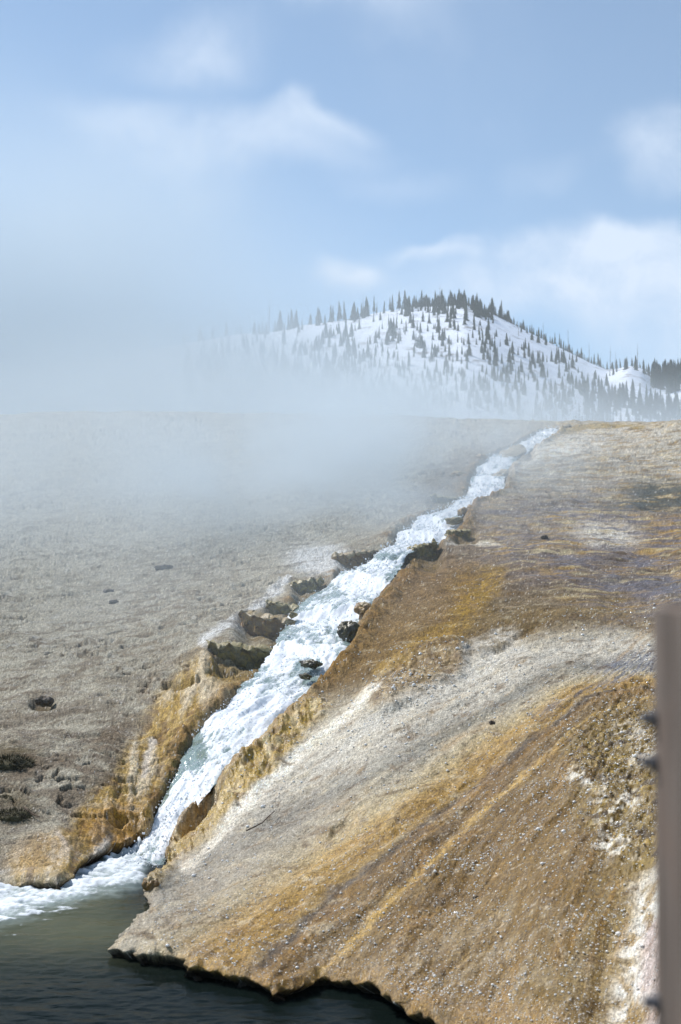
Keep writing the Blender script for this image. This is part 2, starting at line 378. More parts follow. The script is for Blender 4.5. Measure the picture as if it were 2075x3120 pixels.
# benches below the rock ledges
ZB = z.copy(); ledge_m = np.zeros(len(z))
LGB = [(535, 1428, 676, 1424, 50), (470, 1500, 634, 1486, 52), (600, 1402, 690, 1396, 26), (668, 1352, 745, 1338, 34), (770, 1292, 882, 1266, 36), (926, 1268, 1006, 1262, 36), (975, 1150, 1066, 1146, 16),
       (1040, 1238, 1092, 1232, 14), (1150, 1094, 1178, 1088, 12), (1180, 1052, 1225, 1036, 14)]
for ax_, ay_, bx_, by_, D_ in LGB:
    f_b = (PX - ax_) / (bx_ - ax_); dd = PY - (ay_ + (by_ - ay_) * f_b)
    g_ = sst(-13, -4, dd) * (1 - sst(D_ * .5, D_ * 1.9, dd)) * sst(-.05, .35, f_b) * (1 - sst(.95, 1.3, f_b))
    z -= g_ * D_ * F / FOC * y * .8; ledge_m = np.maximum(ledge_m, g_)
# bank edge: undercut over the river
near = y < 22
BXc = np.concatenate([BX, [60, 60, -60, -60]]); BYc = np.concatenate([BY, [BY[-1], -5, -5, BY[0]]])
s = np.full(len(x), 9.0); gx = np.zeros(len(x)); gy = np.zeros(len(x))
d, _, _, nxv, nyv = seg_dist(x[near], y[near], BX, BY)
ins = inside(x[near], y[near], BXc, BYc)
sn = np.where(ins, -d, d); inv = np.where(ins, 1, -1) / np.maximum(d, 1e-4)
s[near] = sn; gx[near] = nxv * inv; gy[near] = nyv * inv            # (gx, gy) points inland
s += np.where(near, .07 * fbm(x * 2.2, y * 2.2, 3, 51) + .03 * pn(x * 11, y * 11, 52), 0)
mouth = (PY < 1960) & (PX > 310) & (PX < 420)
lip = np.maximum(z, .085 + .05 * fbm(x * 1.7, y * 1.7, 3, 53)); z = np.where((s < .6) & (s > 0), np.maximum(z, .07 + .05 * sst(0, .4, s) + .03 * fin), z)
z = np.where(s > 0, z - .05 * (1 - sst(0, .10, s)), z)
lft = (s > 0) & (s < 1.2) & (PX < 345) & (PY > 1880)
z = z + np.where(lft, np.minimum(.13 + .55 * s + .05 * mid + .05 * lobL - z, 0), 0) * sst(1850, 1930, PY)
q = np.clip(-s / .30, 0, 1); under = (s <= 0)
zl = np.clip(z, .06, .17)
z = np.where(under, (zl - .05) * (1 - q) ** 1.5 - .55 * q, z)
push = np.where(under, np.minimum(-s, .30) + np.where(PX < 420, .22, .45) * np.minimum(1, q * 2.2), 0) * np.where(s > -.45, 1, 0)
x = x + gx * push; y2 = y + gy * push
z = np.where(s < -.30, -.6, z)
RG = np.random.RandomState(11); gn = RG.normal(size=len(z)); gn2 = RG.normal(size=len(z))
z += np.where(s > .05, gn * np.where(rs > .5, .0009, .0014) * rough *   np.clip(y / 12, .6, 4) * (1 - .8 * bed), 0)

# ---- colour of the crust
n_a = fbm(wx * 1.3, wy * 1.3, 4, 61); n_b = fbm(wx * 4.2, wy * 5.2, 4, 62, .62); n_c = fbm(x * 14, y * 16, 3, 63)
far = sst(20, 50, y)
cL = np.ones((len(x), 3)) * lin(178, 171, 152)
cL = mixc(cL, lin(140, 128, 106), sst(-.1, .5, n_a) * .55)
cL = mixc(cL, lin(184, 181, 172), sst(.05, .45, n_b) * .7)
cL = mixc(cL, lin(96, 82, 62), sst(.08, .36, fbm(wx * 3.1 + 40, wy * 4.6, 4, 7, .62)) * .8 * np.clip(smo, 0, 1))
cL = mixc(cL, lin(120, 104, 80), sst(.2, .5, n_c) * .35)
cL = mixc(cL, lin(134, 112, 82), poly([(520, 1440), (700, 1280), (900, 1230), (880, 1280), (760, 1340), (660, 1400), (480, 1500), (330, 1640), (200, 1800), (170, 1760), (330, 1560)], 50) * .6 * sst(-.3, .4, n_a + n_b))
cL = mixc(cL, lin(112, 92, 66), poly([(1000, 1080), (1090, 1030), (1240, 990), (1240, 1000), (1120, 1050), (1080, 1130), (1020, 1150), (930, 1170)], 30) * .7)
org = np.ones((len(x), 3)) * lin(178, 146, 72)
org = mixc(org, lin(214, 196, 164), sst(-.02, .3, lobL + .3 * n_c) * .9)
org = mixc(org, lin(112, 82, 38), sst(.06, .35, -lobL + .4 * n_b) * .8)
org = mixc(org, lin(150, 122, 40), blob(560, 1540, 75, 60) * .75 + 0 * x)
org = mixc(org, lin(174, 126, 34), blob(260, 1900, 80, 45) * .8)
org = mixc(org, lin(214, 204, 190), (blob(230, 1935, 34, 10, -32) + band([(352, 1700), (330, 1790)], 9) + blob(135, 1930, 8, 24, -20)).clip(0, 1) * .85)
cL = mixc(cL, org, np.clip(orangeL * 1.1, 0, 1) * sst(-.95, -.35, n_a + .7 * n_b + 1.4 * (orangeL - .5)))
cL = mixc(cL, lin(222, 221, 217), np.clip(band([(468, 1478), (520, 1442), (560, 1420), (620, 1372), (660, 1340)], 13, 9) + 1.2 * blob(735, 1288, 72, 32), 0, 1) * sst(-.9, -.1, n_b) * .95 * (1 - rs))
cL = mixc(cL, lin(92, 76, 40), np.clip(blob(22, 1745, 62, 38) + .7 * blob(30, 1860, 60, 50) + blob(100, 1618, 22, 13), 0, 1) * .9 * (1 - rs))
cL = mixc(cL, lin(180, 150, 112), blob(90, 1960, 80, 40, -15) * .5)
cd = fbm(wx * 2.3 + wy * .8, wy * 3.4 - wx * .6, 6, 15, .68); cm = sst(-.2, .35, fbm(wx * .5, wy * .5, 4, 16))
cL = mixc(cL, lin(98, 82, 60), sst(.02, .26, cd) * (.25 + .75 * cm) * .75)
cL = mixc(cL, lin(196, 190, 174), sst(.08, .34, -cd) * .3)
cL = mixc(cL, lin(104, 88, 70), blob(130, 1780, 220, 190, -40, .8) * (1 - orangeL) * sst(-.5, .3, n_a + n_b) * .7)
cL = mixc(cL, lin(118, 100, 74), (blob(400, 1320, 170, 60, -15, .8) + blob(330, 1460, 200, 60, -30, .8) + .8 * blob(660, 1110, 100, 40, 0, .8)).clip(0, 1) * sst(-.15, .3, fbm(wx * 2.6, wy * 3.4, 5, 14, .65)) * .75)

tg = np.array([-25, -8, 0, 6, 11, 15, 19, 22, 26, 28.6, 30.8, 33, 35, 36.8, 38, 38.9, 39.7, 41, 42.8, 43.5, 44.3, 48, 54, 60, 66, 72, 80, 100])
tc = np.array([lin(*c_) for c_ in [(172, 166, 154), (146, 132, 114), (128, 112, 96), (136, 120, 96), (136, 116, 80), (130, 108, 70), (180, 172, 154), (192, 186, 172), (184, 178, 164), (142, 138, 126),
    (178, 168, 146), (182, 164, 126), (176, 144, 84), (164, 130, 64), (158, 128, 70), (96, 82, 64), (144, 110, 52), (126, 98, 46), (126, 98, 48), (196, 164, 104), (130, 102, 48), (132, 102, 46), (136, 108, 56), (134, 106, 56), (128, 102, 44), (154, 132, 88), (190, 180, 160), (184, 174, 152)]])
thc = th + 1.1 * fbm(x * .8, y * .8, 4, 71) + .7 * fbm(x * 3, y * 3, 3, 72) + .4 * n_c
thc = np.where(rr < 500, thc * sst(60, 500, rr) + 6 * (1 - sst(60, 500, rr)), thc)
cR = np.stack([np.interp(thc, tg, tc[:, i]) for i in range(3)], 1)
cR = mixc(cR, lin(116, 92, 62), sst(.05, .55, stk2 + .3 * n_b) * .30 * damp * (1 - .6 * sst(50, 62, th)))
cR = mixc(cR, lin(190, 176, 148), sst(.1, .6, stk - .3 * n_b) * .40 * damp * (1 - .5 * sst(38, 46, th)))
cR = mixc(cR, lin(164, 126, 68), sst(.05, .5, fbm(thw * .5 + 9, rr * .006, 4, 24) + .2 * n_a) * .5 * sst(24, 36, th))
cR = mixc(cR, lin(104, 82, 54), sst(.18, .5, n_b) * .5)
cR = mixc(cR, lin(206, 198, 184), sst(.28, .55, n_c + .3 * n_b) * .45)
pur = poly([(1090, 1150), (1350, 1110), (1600, 1100), (1700, 1420), (1400, 1420), (1130, 1290)], 60)
fl = fbm(x * 1.0 + y * .25, y * 3.2, 4, 73, .62)
cR = mixc(cR, lin(122, 110, 108), pur * sst(-.1, .35, fl) * .85)
cR = mixc(cR, lin(176, 146, 96), pur * sst(.1, .45, -fl + .3 * n_b) * .6)
whR = np.clip(blob(1400, 1230, 75, 30, 8) + .8 * blob(1140, 1082, 100, 20, -22) + .9 * blob(1260, 1035, 70, 22, -10) + .5 * blob(1420, 1010, 200, 22, -4) + blob(1080, 1252, 70, 6), 0, 1)
cR = mixc(cR, lin(206, 200, 188), whR * sst(-.75, .0, n_b + .5 * n_a))
str_ = fbm(x * .9 - y * .1, y * 1.7, 5, 66, .66); upR = sst(1180, 1080, PY) * rs
cR = mixc(cR, lin(204, 196, 180), upR * sst(-.1, .3, str_) * .8)
cR = mixc(cR, lin(152, 122, 74), upR * sst(.05, .35, -str_ + .3 * n_b) * .7)

cR = mixc(cR, lin(176, 140, 60), (blob(1490, 1140, 70, 30) + blob(1560, 1215, 50, 26)).clip(0, 1) * sst(-.1, .3, -fl) * .8)
cR = mixc(cR, lin(116, 118, 128), np.clip(blob(1500, 1345, 130, 24, 4) + blob(1470, 1520, 90, 22, -14) + .8 * band([(1560, 1520), (1380, 1580), (1230, 1640)], 12, 7), 0, 1) * sst(-.3, .2, fbm(thw * 1.3, rr * .01, 3, 75)) * .85)
cR = mixc(cR, lin(138, 110, 58), lumR * .85)
cR = mixc(cR, lin(208, 190, 156), lumR * sst(.1, .45, n_c + .6 * n_b) * .8)
cR = mixc(cR, lin(98, 70, 34), lumR * sst(.05, .45, -n_b) * .7)
cR = mixc(cR, lin(156, 124, 52), blob(1085, 1360, 50, 60, -25) * sst(-.4, .2, n_b) * .75)
cR = mixc(cR, lin(158, 126, 78), poly([(900, 1320), (1040, 1280), (1100, 1320), (1050, 1460), (900, 1510), (760, 1600), (720, 1580), (850, 1400)], 30) * .45)
sheet = poly([(1082, 1475), (1180, 1440), (1220, 1500), (1120, 1560), (1000, 1610), (860, 1690), (760, 1770), (700, 1780), (850, 1650), (1000, 1580), (1055, 1540)], 16)
cR = mixc(cR, lin(204, 200, 190), sheet * sst(-.6, .2, n_b) * .75)
yel = np.ones((len(x), 3)) * lin(178, 148, 74)
yel = mixc(yel, lin(214, 196, 158), sst(.0, .4, fbm(PX * .03, PY * .02, 4, 46)) * .8); yel = mixc(yel, lin(120, 86, 34), sst(.08, .4, n_b) * .7)
cR = mixc(cR, yel, wallR * .95)
cR = mixc(cR, lin(228, 220, 204), band([(868, 1600), (790, 1650), (700, 1722), (620, 1796), (540, 1885), (480, 1960), (430, 2010)], 13, 9) * sst(-.8, -.1, n_b) * .9)
cR = mixc(cR, lin(168, 136, 66), band([(1135, 1320), (1090, 1380), (1040, 1450), (960, 1490), (880, 1540)], 26, 20) * sst(-.5, .1, n_b + .5 * n_c) * .8)
cR = mixc(cR, lin(222, 214, 200), (band([(1105, 1118), (1180, 1072), (1240, 1042), (1330, 1030)], 17, 12) + .8 * band([(1060, 1250), (1150, 1256)], 6)).clip(0, 1) * sst(-.9, -.1, n_b) * .9)
cR = mixc(cR, lin(160, 136, 70), band([(1290, 992), (1340, 984), (1400, 980), (1480, 984)], 8, 5) * .8)
olv = poly([(1300, 1690), (1420, 1640), (1700, 1560), (1800, 1900), (1600, 2100), (1440, 1990), (1340, 1860)], 50)
cR = mixc(cR, lin(134, 112, 54), olv * .75)
cR = mixc(cR, lin(178, 152, 86), olv * sst(0, .35, n_b + .4 * n_c) * .75)
cR = mixc(cR, lin(82, 62, 28), olv * sst(.05, .3, -fbm(x * 7, y * 5, 4, 67, .65) + .2 * n_b) * .85)
wmos = np.clip(blob(1340, 1790, 40, 20) + blob(1425, 1850, 60, 44, 20) + blob(1420, 1945, 46, 40) + .8 * blob(1500, 1740, 60, 36) + .6 * blob(1440, 1690, 40, 20), 0, 1)
cR = mixc(cR, lin(216, 210, 196), wmos * sst(.0, .14, n_b * .3 + .8 * fbm(x * 8, y * 5, 4, 76, .65)))
whb = poly([(1450, 2060), (1520, 1990), (1700, 1960), (1800, 2300), (1600, 2460), (1390, 2400), (1420, 2250)], 26)
cR = mixc(cR, lin(222, 218, 208), whb * sst(-.35, .05, fbm(x * 5 + y * 3, y * 3, 4, 77)) * .95)
cR = mixc(cR, lin(150, 120, 62), whb * sst(.12, .35, fbm(x * 6, y * 3, 4, 78)) * .8)
cR = mixc(cR, lin(168, 146, 146), poly([(1485, 2140), (1600, 2120), (1700, 2400), (1460, 2420), (1475, 2300)], 18) * .6)
cR = mixc(cR, lin(184, 172, 150), poly([(980, 2130), (1180, 2060), (1400, 2180), (1380, 2400), (1000, 2330), (700, 2250), (760, 2180)], 60) * sst(-.3, .35, fbm(thw * .9, rr * .01, 4, 79)) * .38)
cR = mixc(cR, lin(152, 144, 132), poly([(300, 2150), (420, 2000), (560, 1900), (760, 1800), (800, 1860), (560, 2080), (420, 2190)], 60) * .5)
lum = cR.mean(1, keepdims=True); cR = np.clip((lum + (cR - lum) * 1.16) * (np.clip(lum, .03, 1) / .42) ** .34 * 1.03, .004, .9)
mott = fbm(wx * 2.4 + 7, wy * 3.0, 5, 64, .68); mo2 = fbm(thw * .8 + 3, rr * .012, 5, 65, .68)
cR = mixc(cR, lin(104, 78, 36), sst(.10, .40, mott) * .66 * (1 - .8 * sheet))
cR = mixc(cR, lin(208, 194, 162), sst(.16, .5, -mott + .25 * n_c) * .5 * (1 - .65 * sst(38, 46, th)))
cR = mixc(cR, lin(186, 148, 84), sst(.12, .5, mo2) * .35 * (1 - sheet) * damp)
st2 = fbm(x * .8 + y * .12, y * 2.2, 5, 110, .66); st3 = fbm(x * 1.4 - y * .1, y * 3.4 + 9, 4, 111, .66)
cR = mixc(cR, lin(104, 94, 96), pur * sst(.02, .28, st2) * .8)
cR = mixc(cR, lin(206, 190, 150), np.maximum(pur, upR) * sst(.10, .32, -st2) * .75)
cR = mixc(cR, lin(176, 140, 66), np.maximum(pur, upR) * sst(.10, .3, st3) * .6)
cR = mixc(cR, lin(84, 66, 40), upr * (1 - sheet) * sst(.2, .42, -st3) * .6)
cR = mixc(cR, lin(60, 64, 50), (blob(1530, 1140, 90, 36, 6) + .6 * blob(1450, 1165, 60, 14)).clip(0, 1) * sst(-.35, .05, st2) * .92)
cR = mixc(cR, lin(92, 90, 98), (blob(1500, 1345, 150, 22, 4) + .8 * blob(1330, 1290, 200, 12, 2) + .7 * blob(1250, 1170, 130, 14, -8)).clip(0, 1) * sst(-.25, .1, st3) * .8)
c = mixc(cL, cR, rs)
# algae stained edges of the stream and the wet waterline, with shade painted in under the lip
ed = np.exp(-((t_ - 1.18) / .34) ** 2) * sst(990, 1010, PY) * sst(-.5, .2, n_b + n_a)
c = mixc(c, lin(150, 112, 48), ed * .75)
c = mixc(c, lin(84, 80, 40), ed * sst(.0, .3, n_c) * sst(0, .3, n_a) * .7)
c = mixc(c, lin(96, 88, 66), bed)
c = mixc(c, lin(156, 120, 56), np.where(s < .5, (1 - sst(.04, .42, s)) * (PX > 420) * sst(-.5, .3, n_a + n_b), 0) * .6)
c = mixc(c, lin(50, 40, 22), np.where(s < .02, 1 - sst(-.02, .02, s), 0) * 1.0)  # algae brown, deepened to paint the overhang's shade into the undercut
c = mixc(c, lin(120, 98, 46), ledge_m * (.35 + .5 * sst(-.2, .3, n_b)))
c = c * np.exp(.17 * gn2 + .10 * gn)[:, None]
spk = RG.rand(len(z)) < .02 * (.4 + sst(0, .4, n_b)); c[spk] = c[spk] * .35 + lin(226, 220, 208) * .65
spk = RG.rand(len(z)) < .035 * (.4 + sst(0, .4, -n_b)); c[spk] = c[spk] * .5
wetR = rs * sst(10, 24, th) * .85 * (1 - .5 * sheet) + pur * .95 * rs * sst(-.2, .2, st2) + wallR * .7 + lumR * .4 + orangeL * .45 + olv * .3
wetv = np.clip(wetR * (0.75 + .7 * stk2) + bed + np.where((s < .25) & (s > .03), .5, 0), 0, 1) * np.where(s > .0, 1, 0)
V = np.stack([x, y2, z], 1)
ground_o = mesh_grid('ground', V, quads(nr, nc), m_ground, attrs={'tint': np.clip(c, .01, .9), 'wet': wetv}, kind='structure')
ZB2 = ZB.reshape(nr, nc)
def terrain_z(qx, qy):
    i = np.clip(np.searchsorted(rowsY, qy), 0, nr - 1); j = np.clip(np.searchsorted(colU, np.asarray(qx) / qy), 0, nc - 1); return ZB2[i, j]
KEEP = dict(PX=PX, PY=PY, V=V, right=right, s=s, bed=bed, th=th)

# ------------------------------------------------------------------ stream
na, nw = 1100, 84
t1 = np.linspace(0, NS - 1, na); vv = np.linspace(-1.12, 1.12, nw)
f_ = lambda a: np.interp(t1, np.arange(NS), a)
cx_, cy_, lx_, ly_, rx_, ry_ = (f_(a) for a in (SCX, SCY, SLX, SLY, SRX, SRY))
along = np.concatenate([[0], np.cumsum(np.hypot(np.diff(cx_), np.diff(cy_)))])
wl = 1 + .16 * fbm(along * 3, 0 * along, 4, 88, .65); wr = 1 + .16 * fbm(along * 3, 0 * along + 5, 4, 89, .65)
vw = vv[None] * np.where(vv[None] < 0, wl[:, None], wr[:, None])
sx = cx_[:, None] + (rx_ - lx_)[:, None] * .5 * vw; sy = cy_[:, None] + (ry_ - ly_)[:, None] * .5 * vw
AL = np.repeat(along[:, None], nw, 1); AC = vv[None, :] * f_(SHW)[:, None]
sz = zbase(sx.ravel(), sy.ravel()).reshape(na, nw)
W1 = .5 * fbm(AL * 1.2, AC * 2, 3, 80)
tur = fbm(AL * 1.5 + W1, AC * 3.4, 5, 81, .62); tu2 = fbm(AL * 5 + W1, AC * 9, 4, 82, .6); tu3 = fbm(AL * 2.2, AC * 6, 4, 83, .6, True)
stepn = pn(AL * .55, 0 * AL + 3.3, 84)
fl1 = fbm(AL * 1.1 + .6 * W1, AC * 9, 5, 86, .66); fl2 = fbm(AL * 9 + W1, AC * 16, 3, 87, .6)
sz = sz - .065 + .035 * tur + .014 * tu2 + .022 * fl1 + .008 * fl2 + .05 * stepn + .04 * (1 - vv[None] ** 2)
saw = np.mod(AL * .42 + .45 * fbm(AL * .5, AC * 1.6, 3, 98) + .12 * pn(AC * 5, AL, 99), 1.0)
hop = np.where(saw < .68, saw / .68, (1 - saw) / .32); hop = hop * hop * (3 - 2 * hop)
sz = sz + .085 * (hop - .5)
SPX, SPY = proj8(sx, sy, sz)
fo = .53 + .32 * (np.exp(-((saw - .86) / .17) ** 2) + np.exp(-((saw + .10) / .22) ** 2)) + .40 * tur + .30 * tu2 + .22 * stepn + .52 * fl1 + .06 * fl2 - .22 * sst(.7, 1.05, np.abs(vv[None]))
fo -= .55 * np.exp(-(((SPX - 715) / 30) ** 2 + ((SPY - 1535) / 28) ** 2)) + .5 * np.exp(-(((SPX - 440) / 26) ** 2 + ((SPY - 1720) / 60) ** 2)) \
    + .35 * np.exp(-(((SPX - 770) / 22) ** 2 + ((SPY - 1350) / 18) ** 2)) + .55 * np.exp(-(((SPX - 890) / 40) ** 2 + ((SPY - 1282) / 9) ** 2))
sc_ = np.ones((na * nw, 3)) * lin(140, 158, 156)
sc_ = mixc(sc_, lin(104, 116, 96), sst(.0, .4, fbm(AL * 2, AC * 3, 3, 85)).ravel() * .7)
en = np.clip((np.arange(na) - na * .93) / (na * .07), 0, 1)[:, None]; sz = sz * (1 - en) + en * (-.02 + .02 * tur)
SV = np.stack([sx.ravel(), sy.ravel(), sz.ravel()], 1)
mesh_grid('stream', np.stack([sx.ravel(), sy.ravel(), sz.ravel()], 1), quads(na, nw), m_stream, attrs={'foam': np.clip(fo, 0, 1).ravel(), 'tint': sc_}, kind='structure')

# ------------------------------------------------------------------ river
pyr = np.linspace(2560, 1880, 330); _, kr = ray8(0 * pyr + 500, pyr); yr = -CAM_H / kr
yr = np.concatenate([[-25, -8, 0, 2.5, 4.5], yr[yr > 5.5], [17, 19]])
xr = np.concatenate([[-60, -25, -12], np.linspace(-5.6, 3.2, 520), [5, 9, 20, 60]])
GX_, GY_ = np.meshgrid(xr, yr); gxr, gyr = GX_.ravel(), GY_.ravel()
RPX, RPY = proj8(gxr, np.maximum(gyr, 3), 0 * gxr)
fxw = RPX + 26 * fbm(gxr * 1.3, gyr * 2, 3, 90); fyw = RPY + 14 * fbm(gxr * 1.3, gyr * 2, 4, 91) + 13 * fbm(gxr * 5, gyr * 11, 4, 96, .7)
up_ = np.interp(fxw, [-300, 0, 40, 110, 180, 260, 340], [2010, 2026, 2008, 2010, 2004, 1972, 1945])
lo_ = np.interp(fxw, [-300, 0, 60, 120, 180, 240, 300, 336], [2150, 2122, 2104, 2088, 2074, 2056, 2046, 2040])
fo = sst(-5, 9, fyw - up_) * (1 - sst(-26, 16, fyw - lo_)) * (1 - sst(318, 350, fxw))
turb = np.exp(-np.clip((fyw - lo_) / 60, 0, 9)) * (1 - sst(230, 330, RPX))
wn = fbm(gxr * 1.6, gyr * 3, 5, 92, .6); wn2 = fbm(gxr * 5, gyr * 9, 4, 93, .6)
fo = np.clip(fo * (.60 + .5 * wn + .45 * wn2 + .35 * fbm(gxr * 9, gyr * 16, 4, 97, .7)) + .85 * turb * sst(.0, .6, wn2 + .6 * wn) * sst(320, 120, RPX) * (RPY > 2040), 0, 1)
rc = np.ones((len(gxr), 3)) * np.array([.005, .009, .008])
aer = sst(-12, 10, fyw - up_) * (1 - sst(-20, 22, fyw - lo_)) * (1 - sst(318, 350, fxw))
rc = mixc(rc, np.array([.115, .125, .075]), np.clip(turb * 1.0, 0, 1) * .85)
rc = mixc(rc, np.array([.085, .09, .05]), blob.__globals__['np'].exp(-(((RPX - 190) / 190) ** 2 + ((RPY - 2140) / 60) ** 2)) * .85)
rc = mixc(rc, np.array([.36, .43, .42]), aer * .85)
inz = (gyr > 5.5) & (np.abs(gxr) < 6)
zz = np.where(inz, .016 * wn + .007 * wn2 + .02 * fbm(gxr * .7 + gyr * .3, gyr * 1.3 - gxr * .3, 3, 94), 0) + aer * (.03 + .05 * wn + .035 * wn2 + .016 * fbm(gxr * 14, gyr * 20, 3, 95))
zz += fo * .22 * sst(1995, 1945, fyw)
mesh_grid('river_water', np.stack([gxr, gyr, zz], 1), quads(len(yr), len(xr)), m_river, attrs={'foam': fo, 'tint': rc}, kind='structure')

# ------------------------------------------------------------------ snowy hill
HC = np.array([(-1500, 1300), (-500, 1300), (100, 1130), (400, 1075), (600, 1040), (735, 1016), (816, 1014), (910, 993), (1051, 975), (1164, 950), (1258, 936), (1352, 933), (1418, 927), (1484, 948), (1578, 995), (1682, 1047), (1804, 1108),
               (1851, 1126), (1885, 1122), (1917, 1114), (1955, 1122), (1990, 1144), (2030, 1148), (2075, 1140), (2300, 1110), (3200, 1040), (4200, 1080)], float)
hu, hk = ray(HC[:, 0], HC[:, 1])
H0, HYC = 430.0, 900.0
def hill_z(xh, yh):
    u = xh / yh; zc = CAM_H + np.interp(u, hu, hk) * HYC
    uu = u + .0; tt = (yh - H0) / (HYC - H0)
    f = np.where(tt < 1, np.clip(tt, 0, 1) * (1.22 - .22 * np.clip(tt, 0, 1)), 1 - .9 * (tt - 1) ** 2 - .15 * (tt - 1))
    return 12 + (zc - 12) * f + 4 * np.exp(-((u - .2035) / .014) ** 2 - ((yh - 815) / 30) ** 2) + 2.2 * fbm(xh * .018, yh * .018, 4, 101) * np.clip(tt * 3, 0, 1) * np.clip((1.02 - tt) * 4, .1, 1)
m_snow, t, b = new_mat('patchy_snow')
pos = t.n('ShaderNodeNewGeometry').outputs['Position']
mp = t.n('ShaderNodeMapping'); t.l(pos, mp.inputs[0]); mp.inputs['Scale'].default_value = (.5, .22, 1.1); mp.inputs['Rotation'].default_value = (0, R(20), 0)
g = t.mr(t.noise(mp.outputs[0], .22, 5, .68), .52, .66); g2 = t.mr(t.noise(pos, .018, 3, .5), .36, .62)
t.l(t.mix(t.m('MULTIPLY', g, t.m('ADD', t.m('MULTIPLY', g2, .75), .2)), (.75, .80, .88), (.17, .16, .15)), b.inputs['Base Color']); b.inputs['Roughness'].default_value = .8
xs = np.concatenate([np.linspace(-1500, -160, 50)[:-1], np.linspace(-160, 300, 300), np.linspace(300, 1500, 50)[1:]]) / 900
ys = np.concatenate([np.linspace(H0, 640, 40)[:-1], np.linspace(640, 930, 150), np.linspace(930, 1350, 20)[1:]])
uu, yy = np.meshgrid(xs, ys); xx = uu * yy
mesh_grid('hill', np.stack([xx.ravel(), yy.ravel(), hill_z(xx, yy).ravel()], 1), quads(len(ys), len(xs)), m_snow, kind='structure')

# ------------------------------------------------------------------ conifers on the hill
def flat_mat(name, col, rough=.9, var=.35, sc=1.5):
    m, t, b = new_mat(name); p = t.n('ShaderNodeNewGeometry').outputs['Position']
    n = t.noise(p, sc, 4, .6)
    t.l(t.mix(t.mr(n, .3, .7), tuple(c * (1 - var) for c in col), tuple(min(1, c * (1 + var)) for c in col)), b.inputs['Base Color'])
    b.inputs['Roughness'].default_value = rough
    bp = t.n('ShaderNodeBump'); bp.inputs['Strength'].default_value = .5; bp.inputs['Distance'].default_value = .02
    t.l(n, bp.inputs['Height']); t.l(bp.outputs[0], b.inputs['Normal']); return m
m_needle = flat_mat('pine_needles', (.050, .070, .028)); m_bark = flat_mat('grey_bark', (.11, .09, .075)); m_dead = flat_mat('dead_wood', (.17, .15, .14))
def tri_mesh(name, V, Fc, mat):
    me = bpy.data.meshes.new(name); me.from_pydata([tuple(v) for v in V], [], Fc); me.materials.append(mat); me.update(); return me
def trunk_geo(h, r, seg=5):
    V = []; Fc = []
    for k, (zz_, rr_) in enumerate(((-.4, r), (h * .5, r * .6), (h, r * .08))):
        V += [(rr_ * math.cos(a * 2 * math.pi / seg), rr_ * math.sin(a * 2 * math.pi / seg), zz_) for a in range(seg)]
    for k in range(2):
        for a in range(seg): Fc.append((k * seg + a, k * seg + (a + 1) % seg, (k + 1) * seg + (a + 1) % seg, (k + 1) * seg + a))
    return V, Fc
def crown_geo(h, rad, tiers, rnd, lo=.1, seg=7):
    """whorls of drooping ragged branches round the stem"""
    V = []; Fc = []
    for k in range(tiers):
        f = k / (tiers - 1); zc = h * (lo + (1 - lo) * .96 * f); r = rad * (1 - f) ** .85 * rnd.uniform(.72, 1.15) + .04 * rad
        drop = r * rnd.uniform(.35, .7) + h * .015; tip = zc + h * (1 - lo) / tiers * 1.7; a0 = rnd.uniform(0, 6)
        V.append((0, 0, min(tip, h * 1.02))); c0 = len(V) - 1
        for a in range(seg * 2):
            an = a0 + a * math.pi / seg + rnd.uniform(-.15, .15); q = r * (rnd.uniform(.7, 1.15) if a % 2 == 0 else rnd.uniform(.28, .5))
            V.append((q * math.cos(an), q * math.sin(an), zc - drop * (q / r) + rnd.uniform(-.1, .1) * drop))
        for a in range(seg * 2): Fc.append((c0, c0 + 1 + a, c0 + 1 + (a + 1) % (seg * 2)))
    return V, Fc
rnd = random.Random(3)
variants = []
for i in range(7):
    h = 10.0; rad = (1.35, 1.7, 1.05, 1.9, .9, 1.5, 2.2)[i]; lo = (.08, .05, .16, .04, .22, .1, .03)[i]
    cv = crown_geo(h, rad, (9, 10, 8, 10, 8, 9, 9)[i], rnd, lo)
    variants.append((tri_mesh('crown', *cv, m_needle), tri_mesh('trunk', *trunk_geo(9.6, .17), m_bark), cv))
def snag_geo(rnd):
    V, Fc = trunk_geo(10, .16); V = [(x + .03 * z_, y, z_) for x, y, z_ in V]
    for k in range(7):
        z0 = rnd.uniform(3, 9); a = rnd.uniform(0, 6.28); l = rnd.uniform(.4, 1.1); n = len(V)
        V += [(0.03 * z0, -.05, z0), (0.03 * z0, .05, z0), (.03 * z0, 0, z0 + .12), (.03 * z0 + l * math.cos(a), l * math.sin(a), z0 - .15)]
        Fc += [(n, n + 1, n + 3), (n + 1, n + 2, n + 3), (n + 2, n, n + 3)]
    return V, Fc
snags = [tri_mesh('snag', *snag_geo(rnd), m_dead) for _ in range(3)]

spots = []            # (x, y, height, kind)
def on_hill(px, yy_):
    u, _ = ray(px, 1000); return float(u) * yy_, yy_
crest_x = [560, 610, 648, 690, 722, 735, 790, 800, 812, 838, 848, 856, 879, 890, 902, 946, 968, 975, 990, 1008, 1014, 1030, 1036, 1050, 1075, 1081, 1102, 1108, 1117, 1140, 1147, 1170, 1189, 1196, 1216, 1235]
for p in crest_x: spots.append((*on_hill(p, rnd.uniform(880, 903)), rnd.uniform(6.5, 14), 'ridge'))
p = 1242.0
while p < 1850:
    spots.append((*on_hill(p, rnd.uniform(896, 925)), rnd.uniform(5.5, 12.5) * (1 if p < 1560 else .8), 'ridge'))
    p += rnd.uniform(3.0, 6.5) if p < 1600 else rnd.uniform(4, 9)
for p in range(1270, 1450, 9): spots.append((*on_hill(p + rnd.uniform(-3, 3), rnd.uniform(905, 935)), rnd.uniform(9, 13), 'ridge'))
